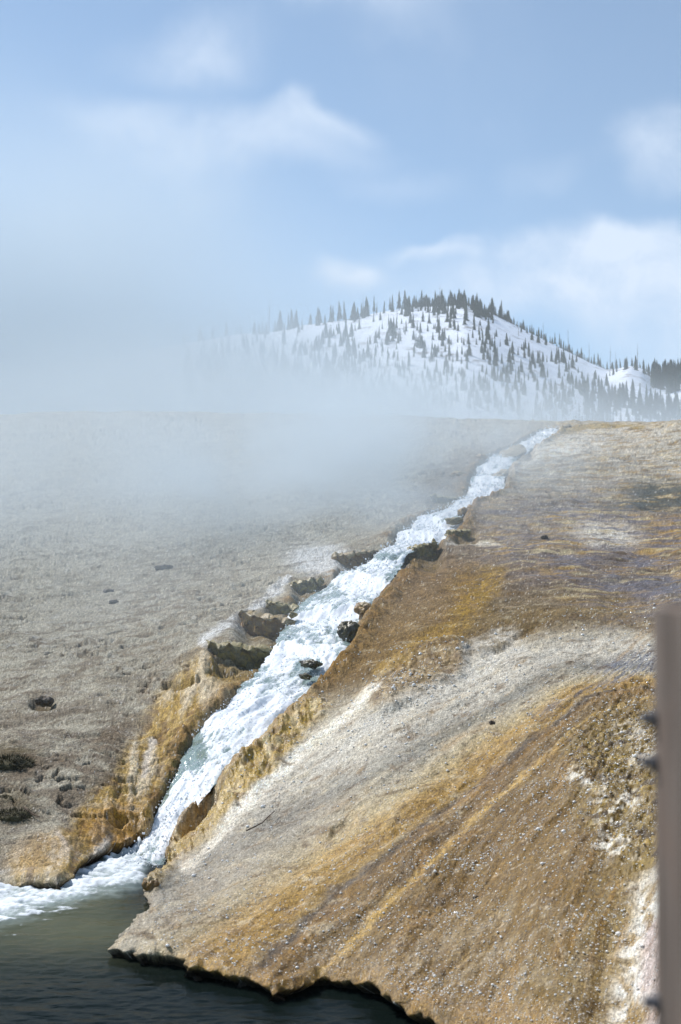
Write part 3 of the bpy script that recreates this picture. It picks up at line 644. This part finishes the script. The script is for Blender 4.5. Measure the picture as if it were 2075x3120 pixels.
for cx0, n, sp, y0, y1 in ((1458, 26, 17, 838, 885), (1405, 10, 12, 868, 892), (1265, 9, 14, 865, 890), (1330, 12, 18, 845, 880), (1380, 8, 10, 800, 845), (1240, 7, 9, 840, 870)):
    for _ in range(n): spots.append((*on_hill(rnd.gauss(cx0, sp), rnd.uniform(y0, y1)), rnd.uniform(6.5, 11.5), 'clump'))
for _ in range(2400):
    pxs = rnd.uniform(560, 1880); yy_ = 905 - 330 * rnd.random() ** .62
    dens = .04 + 1.0 * (900 - yy_) / 300 + (.15 if pxs < 1100 else 0)
    if fbm(np.array([pxs * .012]), np.array([yy_ * .03]), 2, 120)[0] * 1.0 + dens > rnd.random() * 1.15:
        spots.append((*on_hill(pxs, yy_), rnd.uniform(3.0, 8.8) * (.75 + .5 * (yy_ - 575) / 330), 'slope'))
for _ in range(190):                     # the dark forest right of the saddle
    pxs = rnd.uniform(1985, 2140); spots.append((*on_hill(pxs, rnd.uniform(770, 935)), rnd.uniform(8, 14), 'wood'))
for _ in range(150):
    pxs = rnd.uniform(1780, 2120); yy_ = rnd.uniform(600, 720); spots.append((*on_hill(pxs, yy_), rnd.uniform(6, 12), 'knoll'))
for p in (1862, 1878, 1890, 1903, 1925, 1934, 1950, 1958, 1968, 1975, 1985): spots.append((*on_hill(p, rnd.uniform(905, 930)), rnd.uniform(8, 12), 'knoll'))
for p, yq in ((1936, 850), (1910, 835), (1975, 860), (1905, 820), (1962, 840)): spots.append((*on_hill(p, yq), rnd.uniform(8, 11), 'knoll'))
kinds = {'ridge left': ('separate dark pine on the ridge left of the hill summit', 'spaced pines on the left of the ridge'),
         'ridge top': ('dark pine in the unbroken tree line along the hill summit', 'pines lining the summit'),
         'ridge right': ('dark pine on the long ridge descending right of the summit', 'pines down the right ridge'),
         'clump': ('dark pine in a close clump just below the hill summit', 'pines clumped below the summit'),
         'slope top': ('slim pine on the open upper snow of the hill', 'pines on the upper snow slope'),
         'slope foot': ('slim hazy pine low on the hillside near the mist', 'hazy pines low on the hill'),
         'wood': ('pine in the dark green wood right of the snow knoll', 'pines of the dark wood'),
         'knoll': ('pine growing around the small round snow knoll', 'pines round the snow knoll')}
def kind_of(q):
    u_ = q[0] / q[1]
    if q[3] == 'ridge': return 'ridge left' if u_ < .047 else 'ridge top' if u_ < .102 else 'ridge right'
    if q[3] == 'slope': return 'slope top' if q[1] > 790 else 'slope foot'
    return q[3]
def showing(q):                          # how large a tree stands in the picture, less what the steam and the bank hide
    u_ = q[0] / q[1]; k_ = (float(hill_z(np.array([q[0]]), np.array([q[1]]))[0]) - CAM_H) / q[1]
    return q[2] / q[1] * (1.0 if q[3] in ('ridge', 'clump', 'knoll') else .85) * float(sst(.112, .150, k_ + q[2] / q[1] * .5)) * float(sst(-.10, .0, u_) * .7 + .3) * (.05 if abs(u_) > .25 else 1)
spots.sort(key=lambda q: -showing(q))
restV, restF = [], []
cnt = 0
zs = hill_z(np.array([q[0] for q in spots]), np.array([q[1] for q in spots]))
for (tx, ty, hh, kd), tz in zip(spots, zs):
    vi = rnd.randrange(7); sc = hh / 10.0; rz = rnd.uniform(0, 6.28); sc *= .90 if kd not in ('ridge',) else .98; wsc = sc * rnd.uniform(.95, 1.6)
    if cnt < 288:
        cnt += 1
        e = bpy.data.objects.new('pine_tree', None); COL.objects.link(e); e.location = (tx, ty, tz - .2); e.rotation_euler = (rnd.gauss(0, .03), rnd.gauss(0, .03), rz); e.scale = (wsc, wsc, sc)
        kk = kind_of((tx, ty, hh, kd)); tag(e, kinds[kk][0], 'tree', kinds[kk][1])
        for nm, me in (('crown', variants[vi][0]), ('trunk', variants[vi][1])):
            o = bpy.data.objects.new(nm, me); COL.objects.link(o); o.parent = e
    else:
        V_, F_ = variants[vi][2]; n = len(restV); cr, sr = math.cos(rz), math.sin(rz)
        restV += [(tx + wsc * (a * cr - b_ * sr), ty + wsc * (a * sr + b_ * cr), tz + sc * c_) for a, b_, c_ in V_]
        restF += [tuple(n + i for i in f) for f in F_]
me = tri_mesh('forest', restV, restF, m_needle); fo_ = bpy.data.objects.new('forest', me); COL.objects.link(fo_); fo_['kind'] = 'stuff'
SN = [(819, 888, 22, 'tall bare snag standing alone left of the first ridge pines'), (1655, 893, 12, None), (1732, 899, 15, None), (1795, 897, 13, None), (1858, 905, 16, None), (1873, 905, 12, None),
      (1942, 900, 16, None), (1108, 893, 14, None), (1530, 896, 13, None), (1340, 893, 15, None), (1415, 860, 11, None), (1210, 835, 12, None), (1580, 830, 11, None)]
for i, (p, yq, hh, lb) in enumerate(SN):
    tx, ty = on_hill(p, yq); o = bpy.data.objects.new('dead_tree', snags[i % 3]); COL.objects.link(o)
    o.location = (tx, ty, float(hill_z(np.array([tx]), np.array([ty]))[0])); o.scale = (hh / 10, hh / 10, hh / 10); o.rotation_euler = (0, 0, i * 1.3)
    tag(o, lb or 'thin bare grey snag among the green pines on the hill', 'dead tree', None if lb else 'bare snags on the hill')

# ------------------------------------------------------------------ rock ledges and stones
def rock_mat(name, top, face, moss, wetness):
    m, t, b = new_mat(name); geo = t.n('ShaderNodeNewGeometry'); p = geo.outputs['Position']
    n = t.noise(p, 9, 5, .65); n2 = t.noise(p, 34, 4, .6)
    v = t.mix(t.mr(n2, .3, .7), face, tuple(c * 2.0 for c in face))
    v = t.mix(t.mr(n, .45, .62), v, moss)
    at = attr(t, 'cap', 'Fac')
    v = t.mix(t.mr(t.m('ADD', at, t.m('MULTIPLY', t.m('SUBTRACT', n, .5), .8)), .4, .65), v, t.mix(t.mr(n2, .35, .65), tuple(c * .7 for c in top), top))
    t.l(v, b.inputs['Base Color']); b.inputs['Roughness'].default_value = 1 - wetness
    bp = t.n('ShaderNodeBump'); bp.inputs['Strength'].default_value = .8; bp.inputs['Distance'].default_value = .03
    t.l(t.m('ADD', n, t.m('MULTIPLY', n2, .5)), bp.inputs['Height']); t.l(bp.outputs[0], b.inputs['Normal']); return m
m_ledge = rock_mat('wet_ledge_rock', tuple(lin(180, 158, 116)), tuple(lin(104, 78, 40)), tuple(lin(160, 124, 54)), .6)
m_ledge2 = rock_mat('mossy_ledge_rock', tuple(lin(172, 156, 106)), tuple(lin(92, 82, 50)), tuple(lin(148, 130, 58)), .6)
m_dark = rock_mat('dark_wet_rock', tuple(lin(92, 84, 56)), tuple(lin(52, 48, 36)), tuple(lin(88, 80, 40)), .7)
m_stone = rock_mat('dark_stone', tuple(lin(120, 104, 82)), tuple(lin(62, 54, 46)), tuple(lin(92, 80, 60)), .35)
def ledge(name, px0, py0, px1, py1, hgt, dep, mat, label, cat='rock ledge', yaw=0.0, lift=0.0, seed=0, over=.10):
    """an overhanging shelf: from its lip ends (px, py) on the ground; hgt front height, dep how far it reaches into the bank"""
    (ax, bx), (ay, by), (az, bz) = ground(np.array([px0, px1], float), np.array([py0, py1], float))
    az = float(terrain_z(ax, ay)); bz = float(terrain_z(bx, by)); zl_ = az + (bz - az) * .5; za = float(terrain_z((ax + bx) / 2, (ay + by) / 2)); az += .6 * (za - zl_); bz += .6 * (za - zl_)
    L = math.hypot(bx - ax, by - ay); n = 36; prof = 16
    dx, dy = (bx - ax) / L, (by - ay) / L; ix, iy = -dy, dx
    if iy < 0: ix, iy = -ix, -iy
    V_ = []; cap = []
    for i in range(n):
        f = i / (n - 1); env = min(1, math.sin(math.pi * min(max(f, 0), 1)) ** .45 + .02) if 0 < f < 1 else .05
        for j in range(prof):
            g = j / (prof - 1)
            if g < .4: a = 1 - g / .4; off, zz_ = dep * a, .03 * math.sin(a * 3) - .10 * a * a
            elif g < .5: a = (g - .4) / .1; off, zz_ = -.03 * math.sin(a * math.pi), -.10 * hgt * a
            else: a = (g - .5) / .5; off, zz_ = over * dep * math.sin(a * 1.9) * .8, -hgt * (.10 + .95 * a)
            off = off * env + (1 - env) * dep * .55
            V_.append((ax + dx * L * f + ix * off, ay + dy * L * f + iy * off, az + (bz - az) * f + lift + zz_ * (.35 + .65 * env)))
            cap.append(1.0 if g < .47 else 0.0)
    V_ = np.array(V_); k1 = 7 / max(L, .5)
    amp = min(.085, hgt * .30)
    for ax_ in range(3):
        V_[:, ax_] += amp * (.9 * pn(V_[:, 0] * k1 * 1.2 + V_[:, 2] * 6, V_[:, 1] * k1 + V_[:, 2] * 9 + ax_ * 7, seed + ax_) + .5 * pn(V_[:, 0] * 17 + V_[:, 2] * 13, V_[:, 1] * 15 + V_[:, 2] * 21, seed + 9 + ax_))
    o = mesh_grid(name, V_, quads(n, prof), mat, attrs={'cap': np.array(cap)}); tag(o, label, cat); return o
LG = [
    (535, 1428, 676, 1424, .34, .55, m_ledge, 'brown overhanging rock ledge with dark hollow left of the cascade'),
    (470, 1500, 634, 1486, .38, .60, m_ledge2, 'mossy green rock ledge with water trickling below the brown overhang'),
    (600, 1402, 690, 1396, .20, .4, m_ledge2, 'thin grey ledge just above the brown overhang on the left'),
    (668, 1352, 745, 1338, .28, .45, m_ledge2, 'small olive ledge beside the white water left of mid cascade'),
    (770, 1292, 882, 1266, .34, .55, m_ledge, 'orange edged ledge under the pale pool where the cascade drops'),
    (926, 1268, 1006, 1262, .40, .6, m_ledge2, 'dark green ledge at the right of the narrow drop'),
    (975, 1150, 1066, 1146, .22, .8, m_ledge2, 'flat green ledge left of the upper stream'),
    (1040, 1238, 1092, 1232, .18, .6, m_ledge2, 'small mossy ledge right of the stream above the drop'),
    (1150, 1094, 1178, 1088, .22, .6, m_ledge, 'small yellow ledge on the right of the far upper stream'),
    (1180, 1052, 1225, 1036, .26, .9, m_ledge, 'brown ledge along the right side of the highest cascade'),
    (1282, 988, 1330, 980, .3, 1.2, m_ledge, 'dark ledge at the very top right of the stream'),
]
for i, (a, b_, c_, d_, hg, dp, mt, lb) in enumerate(LG): ledge('rock_ledge', a, b_, c_, d_, hg, dp, mt, lb, seed=200 + i * 13, lift=.05)
def ico(sub):
    import bmesh
    bm = bmesh.new(); bmesh.ops.create_icosphere(bm, subdivisions=sub, radius=1); v = np.array([q.co[:] for q in bm.verts]); f = [tuple(q.index for q in ff.verts) for ff in bm.faces]; bm.free(); return v, np.array(f)
ICO3, ICO2, ICO1 = ico(4), ico(3), ico(1)
def stone(name, px, py, wpx, hpx, mat, label, cat='rock', seed=0, flat=.7, group=None, sink=.35, dz=0.0, geo=None):
    gx_, gy_, gz_ = [float(q[0]) for q in ground(np.array([float(px)]), np.array([float(py)]))]
    r = wpx * F / FOC * gy_ * .5; v, f = geo or ICO3
    n = v.copy(); d = 1 + .42 * (pn(n[:, 0] * 1.3 + n[:, 2], n[:, 1] * 1.3 + seed, seed) + .5 * pn(n[:, 0] * 3.1 - n[:, 2] * 2, n[:, 1] * 3 + n[:, 2], seed + 1) + .3 * pn(n[:, 0] * 8 + n[:, 2] * 5, n[:, 1] * 8, seed + 2))
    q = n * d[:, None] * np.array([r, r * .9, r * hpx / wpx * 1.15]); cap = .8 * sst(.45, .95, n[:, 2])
    o = mesh_grid(name, q, f, mat, attrs={'cap': cap}); o.location = (gx_, gy_, gz_ + r * hpx / wpx * (1 - sink) * .6 + dz); o.rotation_euler = (0, 0, seed)
    return tag(o, label, cat, group)
ST_ = [
    (842, 1412, 46, 34, m_ledge, 'ochre rock with a dark hole on the right edge of the cascade'),
    (804, 1464, 48, 42, m_dark, 'dark wet rock below the ochre rock right of the cascade'),
    (716, 1532, 50, 17, m_dark, 'dark boulder breaking the white water in mid cascade'),
    (704, 1560, 30, 12, m_dark, 'low mossy stone just below the boulder in mid cascade'),
    (675, 1418, 20, 12, m_ledge2, 'small wet stone at the tip of the brown overhang'),
    (1068, 1182, 34, 16, m_ledge, 'orange stone on the right bank of the upper stream'),
    (1046, 1202, 40, 14, m_ledge2, 'grey flat stone beside the upper stream below the orange one'),
    (348, 2046, 36, 34, m_ledge, 'knobbly ochre rock at the foot of the cascade by the dark pool'),
    (102, 1618, 40, 20, m_stone, 'dark olive lump alone on the grey left slope'),
    (1346, 1748, 12, 9, m_stone, 'small black stone on the yellow crust near the wooden post'),
    (1133, 1667, 13, 10, m_stone, 'grey pebble alone on the pale streaked slope'),
    (1096, 2070, 15, 10, m_stone, 'grey pebble low on the orange slope'),
    (1254, 1240, 16, 10, m_stone, 'dark brown stone beside the pale patch on the far right slope'),
    (665, 1048, 14, 9, m_stone, 'orange brown stone high on the misty left slope'),
    (728, 1070, 22, 10, m_stone, 'flat grey stone high on the misty left slope'),
    (375, 1310, 40, 14, m_stone, 'long brown stone halfway up the left slope'),
    (262, 1388, 22, 9, m_stone, 'brown stone below the long one on the left slope'),
    (250, 1362, 24, 9, m_stone, 'flat buff stone above its neighbour on the left slope'),
    (920, 1366, 12, 7, m_stone, 'tiny dark stone on the right lip of the cascade'),
    (1110, 1055, 26, 12, m_ledge, 'brown rock left of the upper cascade bend'),
    (1056, 1096, 30, 14, m_ledge, 'rust coloured rock on the left bank of the upper cascade'),
]
for i, (a, b_, c_, d_, mt, lb) in enumerate(ST_): stone('rock' if c_ > 16 else 'stone', a, b_, c_, d_, mt, lb, 'rock' if c_ > 16 else 'stone', seed=300 + 7 * i)

# moss clumps at the left margin
m_moss = flat_mat('dark_moss', (.080, .068, .034), .95, .6, 14)
def moss(px, py, wpx, hpx, label, seed):
    gx_, gy_, gz_ = [float(q[0]) for q in ground(np.array([float(px)]), np.array([float(py)]))]
    r = wpx * F / FOC * gy_ * .5; rn = np.random.RandomState(seed); V_ = []; F_ = []
    v, f = ICO2; d = 1 + .35 * fbm(v[:, 0] * 2 + v[:, 2], v[:, 1] * 2 + seed, 3, seed); core = v * d[:, None] * np.array([r, r * .8, r * hpx / wpx * .7])
    V_ = [tuple(q) for q in core]; F_ = [tuple(int(i) for i in q) for q in f]
    for _ in range(900):
        dv = rn.normal(size=3); dv[2] = abs(dv[2]); dv /= np.linalg.norm(dv); p_ = dv * np.array([r, r * .8, r * hpx / wpx * .7]) * rn.uniform(.85, 1.1)
        l = r * rn.uniform(.10, .28); t_1 = rn.normal(size=3); t_1 -= dv * t_1.dot(dv); t_1 /= np.linalg.norm(t_1); n = len(V_)
        V_ += [tuple(p_ - t_1 * l * .1), tuple(p_ + t_1 * l * .1), tuple(p_ + dv * l + t_1 * rn.uniform(-.4, .4) * l)]; F_.append((n, n + 1, n + 2))
    o = bpy.data.objects.new('moss_clump', tri_mesh('moss_clump', V_, F_, m_moss)); COL.objects.link(o); o.location = (gx_, gy_, gz_ - .02); tag(o, label, 'moss')
moss(22, 1762, 110, 60, 'large dark brown moss clump at the left margin of the grey slope', 1)
moss(34, 1880, 90, 50, 'lower greenish moss clump with a twig beside it near the river', 2)
moss(8, 1838, 44, 26, 'small black moss tuft between the two larger clumps', 3)

# twigs
m_twig = flat_mat('twig_bark', (.09, .06, .04))
def twig(pts, r, label):
    gx_, gy_, gz_ = ground(np.array([p[0] for p in pts], float), np.array([p[1] for p in pts], float)); n = len(pts); V_ = []; F_ = []
    for i in range(n):
        rr_ = r * (1 - .5 * i / n)
        V_ += [(gx_[i] + rr_ * math.cos(a), gy_[i] + .3 * rr_ * math.sin(a), gz_[i] + .06 + rr_ * math.sin(a)) for a in (0, 1.05, 2.1, 3.15, 4.2, 5.25)]
    for i in range(n - 1):
        for a in range(6): F_.append((i * 6 + a, i * 6 + (a + 1) % 6, i * 6 + 6 + (a + 1) % 6, i * 6 + 6 + a))
    o = bpy.data.objects.new('twig', tri_mesh('twig', V_, F_, m_twig)); COL.objects.link(o); tag(o, label, 'twig')
twig([(568, 1926), (585, 1918), (604, 1908), (618, 1894), (633, 1880)], .007, 'thin dark twig lying on the grey slope right of the cascade')
twig([(56, 1872), (72, 1885), (90, 1894)], .010, 'short brown twig sticking out of the lower moss clump')

# white beads added for sun glints and pale pebbles on the wet slope: nobody could count them
m_bead, t, b = new_mat('pebble_glint_beads'); b.inputs['Base Color'].default_value = (.90, .88, .84, 1); b.inputs['Roughness'].default_value = .12
rs_ = np.random.RandomState(5)
cand = np.where((KEEP['PX'] > 350) & (KEEP['PX'] < 1520) & (KEEP['PY'] > 1380) & (KEEP['PY'] < 2400) & (KEEP['right'] > .5) & (KEEP['s'] > .05) & (KEEP['bed'] < .1) & (KEEP['th'] > 12))[0]
cx8, cy8 = KEEP['PX'][cand], KEEP['PY'][cand]; vx = V[cand]
dn = (.35 + sst(-.2, .5, fbm(vx[:, 0] * 1.1, vx[:, 1] * 1.1, 3, 140))) * (.25 + 1.0 * sst(38, 50, KEEP['th'][cand]) + .9 * np.exp(-(((cx8 - 960) / 130) ** 2 + ((cy8 - 1560) / 80) ** 2)) + .7 * sst(2050, 2200, cy8))
pick = cand[rs_.rand(len(cand)) < dn / dn.sum() * 11000]
bv, bf = ICO1; VV = []; FF = []
for i, vi in enumerate(pick):
    p_ = V[vi]; r = .0044 * rs_.lognormal(0, .5) * (p_[1] / 11); VV.append(bv * np.array([r, r, r * .7]) + p_ + np.array([rs_.uniform(-.01, .01), rs_.uniform(-.01, .01), r * .3])); FF.append(bf + i * len(bv))
mesh_grid('pebble_glint_beads', np.concatenate(VV), np.concatenate(FF), m_bead, kind='stuff')

# spray thrown up by the cascade
m_spray, t, b = new_mat('spray_drops'); b.inputs['Base Color'].default_value = (.86, .89, .92, 1); b.inputs['Roughness'].default_value = .3
pk = rs_.randint(0, len(SV), 6000); pk = pk[(np.abs(np.tile(vv, na)[pk]) < 1.02)]
VV = []; FF = []
edgew = np.abs(np.tile(vv, na))[pk]
for i, vi in enumerate(pk):
    p_ = SV[vi]; r = .0045 * rs_.lognormal(0, .5) * (p_[1] / 16); h_ = abs(rs_.normal()) * .055
    VV.append(bv * r + p_ + np.array([rs_.normal() * .05, rs_.normal() * .05, h_])); FF.append(bf + i * len(bv))
mesh_grid('spray', np.concatenate(VV), np.concatenate(FF), m_spray, kind='stuff')

# ------------------------------------------------------------------ wooden post at the right margin
m_wood, t, b = new_mat('weathered_wood'); tcw = t.n('ShaderNodeTexCoord').outputs['Object']
mp = t.n('ShaderNodeMapping'); t.l(tcw, mp.inputs[0]); mp.inputs['Scale'].default_value = (34, 34, 2.2)
n = t.noise(mp.outputs[0], 1.0, 5, .65, .4); n2 = t.noise(tcw, 9, 3, .6)
v = t.mix(t.mr(n, .3, .7), (.075, .055, .042), (.18, .14, .115)); v = t.mix(t.mr(n2, .4, .75, 0, .45), v, (.17, .11, .08))
t.l(v, b.inputs['Base Color']); b.inputs['Roughness'].default_value = .85
bp = t.n('ShaderNodeBump'); bp.inputs['Strength'].default_value = .6; bp.inputs['Distance'].default_value = .004; t.l(n, bp.inputs['Height']); t.l(bp.outputs[0], b.inputs['Normal'])
m_iron = flat_mat('galvanised_iron', (.27, .25, .25), .6, .3, 30)
import bmesh
def bm_obj(name, bm, mat, parent=None):
    me = bpy.data.meshes.new(name); bm.to_mesh(me); bm.free(); me.materials.append(mat); o = bpy.data.objects.new(name, me); COL.objects.link(o); o.parent = parent; return o
PY0 = 1.55; ue, kt = ray(1984, 1848); PXL = float(ue) * PY0; PZT = CAM_H + float(kt) * PY0; PW = .24
post = bpy.data.objects.new('wooden_post', None); COL.objects.link(post); post.location = (float(ue) * (PY0 + PW) + PW / 2, PY0 + PW / 2, -.5)
tag(post, 'weathered brown wooden post with iron bolts standing at the right margin', 'post')
bm = bmesh.new(); bmesh.ops.create_cube(bm, size=1)
hgt = PZT + .5
for v_ in bm.verts: v_.co = Vector((v_.co.x * PW, v_.co.y * PW, (v_.co.z + .5) * hgt))
bmesh.ops.bevel(bm, geom=[e for e in bm.edges], offset=.010, segments=3, affect='EDGES')
bm_obj('timber', bm, m_wood, post)
for yy8 in (2188, 2322, 3052):
    _, kb = ray(1965, yy8); zb = CAM_H + float(kb) * (PY0 + PW - .02) + .5
    bm = bmesh.new(); mtx = Matrix.Translation((-PW / 2 - .004, PW / 2 - .020, zb)) @ Matrix.Rotation(R(90), 4, 'Y')
    bmesh.ops.create_cone(bm, cap_ends=True, segments=24, radius1=.011, radius2=.011, depth=.004, matrix=mtx)
    mtx = Matrix.Translation((-PW / 2 - .008, PW / 2 - .020, zb)) @ Matrix.Rotation(R(90), 4, 'Y')
    bmesh.ops.create_cone(bm, cap_ends=True, segments=6, radius1=.0078, radius2=.0070, depth=.020, matrix=mtx)
    bm_obj('bolt', bm, m_iron, post)

# ------------------------------------------------------------------ steam
def steam(name, loc, rad, rot, dens, nscale, power=1.0, contrast=(.35, .65), seed=0.0, col=(.83, .91, .97), an=.0, stretch=(1, 1, 1)):
    v, f = ICO2; o = mesh_grid(name, v * 1.0, f, None); o.location = loc; o.scale = rad; o.rotation_euler = rot; o['kind'] = 'stuff'
    m = bpy.data.materials.new(name); m.use_nodes = True; t = NT(m.node_tree)
    tc_ = t.n('ShaderNodeTexCoord').outputs['Object']; p = t.n('ShaderNodeNewGeometry').outputs['Position']
    mp = t.n('ShaderNodeMapping'); t.l(p, mp.inputs[0]); mp.inputs['Location'].default_value = (seed, seed * .7, 0); mp.inputs['Scale'].default_value = stretch
    fall = t.mr(t.vm('LENGTH', tc_), .97, .12 if power <= 1 else .4)
    nn = t.mr(t.noise(mp.outputs[0], nscale, 3, .55, .4), contrast[0], contrast[1], .06, 1.0)
    den = t.m('MULTIPLY', t.m('MULTIPLY', fall, nn), dens)
    pv = t.n('ShaderNodeVolumePrincipled'); pv.inputs['Color'].default_value = (*col, 1); pv.inputs['Anisotropy'].default_value = an
    t.l(den, pv.inputs['Density']); t.l(pv.outputs[0], t.n('ShaderNodeOutputMaterial').inputs['Volume'])
    o.data.materials.append(m); return o
steam('steam_cloud', (-66, 200, 12), (100, 110, 70), (0, 0, 0), .078, .026, contrast=(.26, .62))
steam('steam_bank', (-4, 180, 8), (80, 80, 27), (0, 0, 0), .085, .05, seed=30, contrast=(.34, .64))
steam('steam_veil', (-8, 43, 7.0), (22, 31, 4.6), (R(11), 0, 0), .070, .15, seed=11, contrast=(.34, .64), stretch=(1, .5, 1.6))
steam('steam_veil', (-5.5, 29, 4.3), (13, 15, 2.7), (R(10), 0, 0), .045, .25, seed=44, contrast=(.36, .64), stretch=(1, .55, 1.5))
steam('steam_wisp', (0.2, 39.5, 6.3), (8.5, 16, 3.2), (R(11), 0, R(-12)), .25, .30, seed=5, contrast=(.34, .66), stretch=(1, .5, 1.6))
steam('steam_bank', (75, 280, 14), (150, 110, 30), (0, 0, 0), .040, .03, seed=70, contrast=(.25, .65))
v, f = ICO1
bm = bmesh.new(); bmesh.ops.create_cube(bm, size=1)
for v_ in bm.verts: v_.co = Vector((v_.co.x * 5200, -80 + (v_.co.y + .5) * 1600, -1.6 + (v_.co.z + .5) * 302))
m_haze = bpy.data.materials.new('haze'); m_haze.use_nodes = True; t = NT(m_haze.node_tree)
pv = t.n('ShaderNodeVolumePrincipled'); pv.inputs['Color'].default_value = (.88, .92, .97, 1); pv.inputs['Density'].default_value = .00024; pv.inputs['Anisotropy'].default_value = .2
t.l(pv.outputs[0], t.n('ShaderNodeOutputMaterial').inputs['Volume'])
hz = bm_obj('haze', bm, m_haze); hz['kind'] = 'stuff'
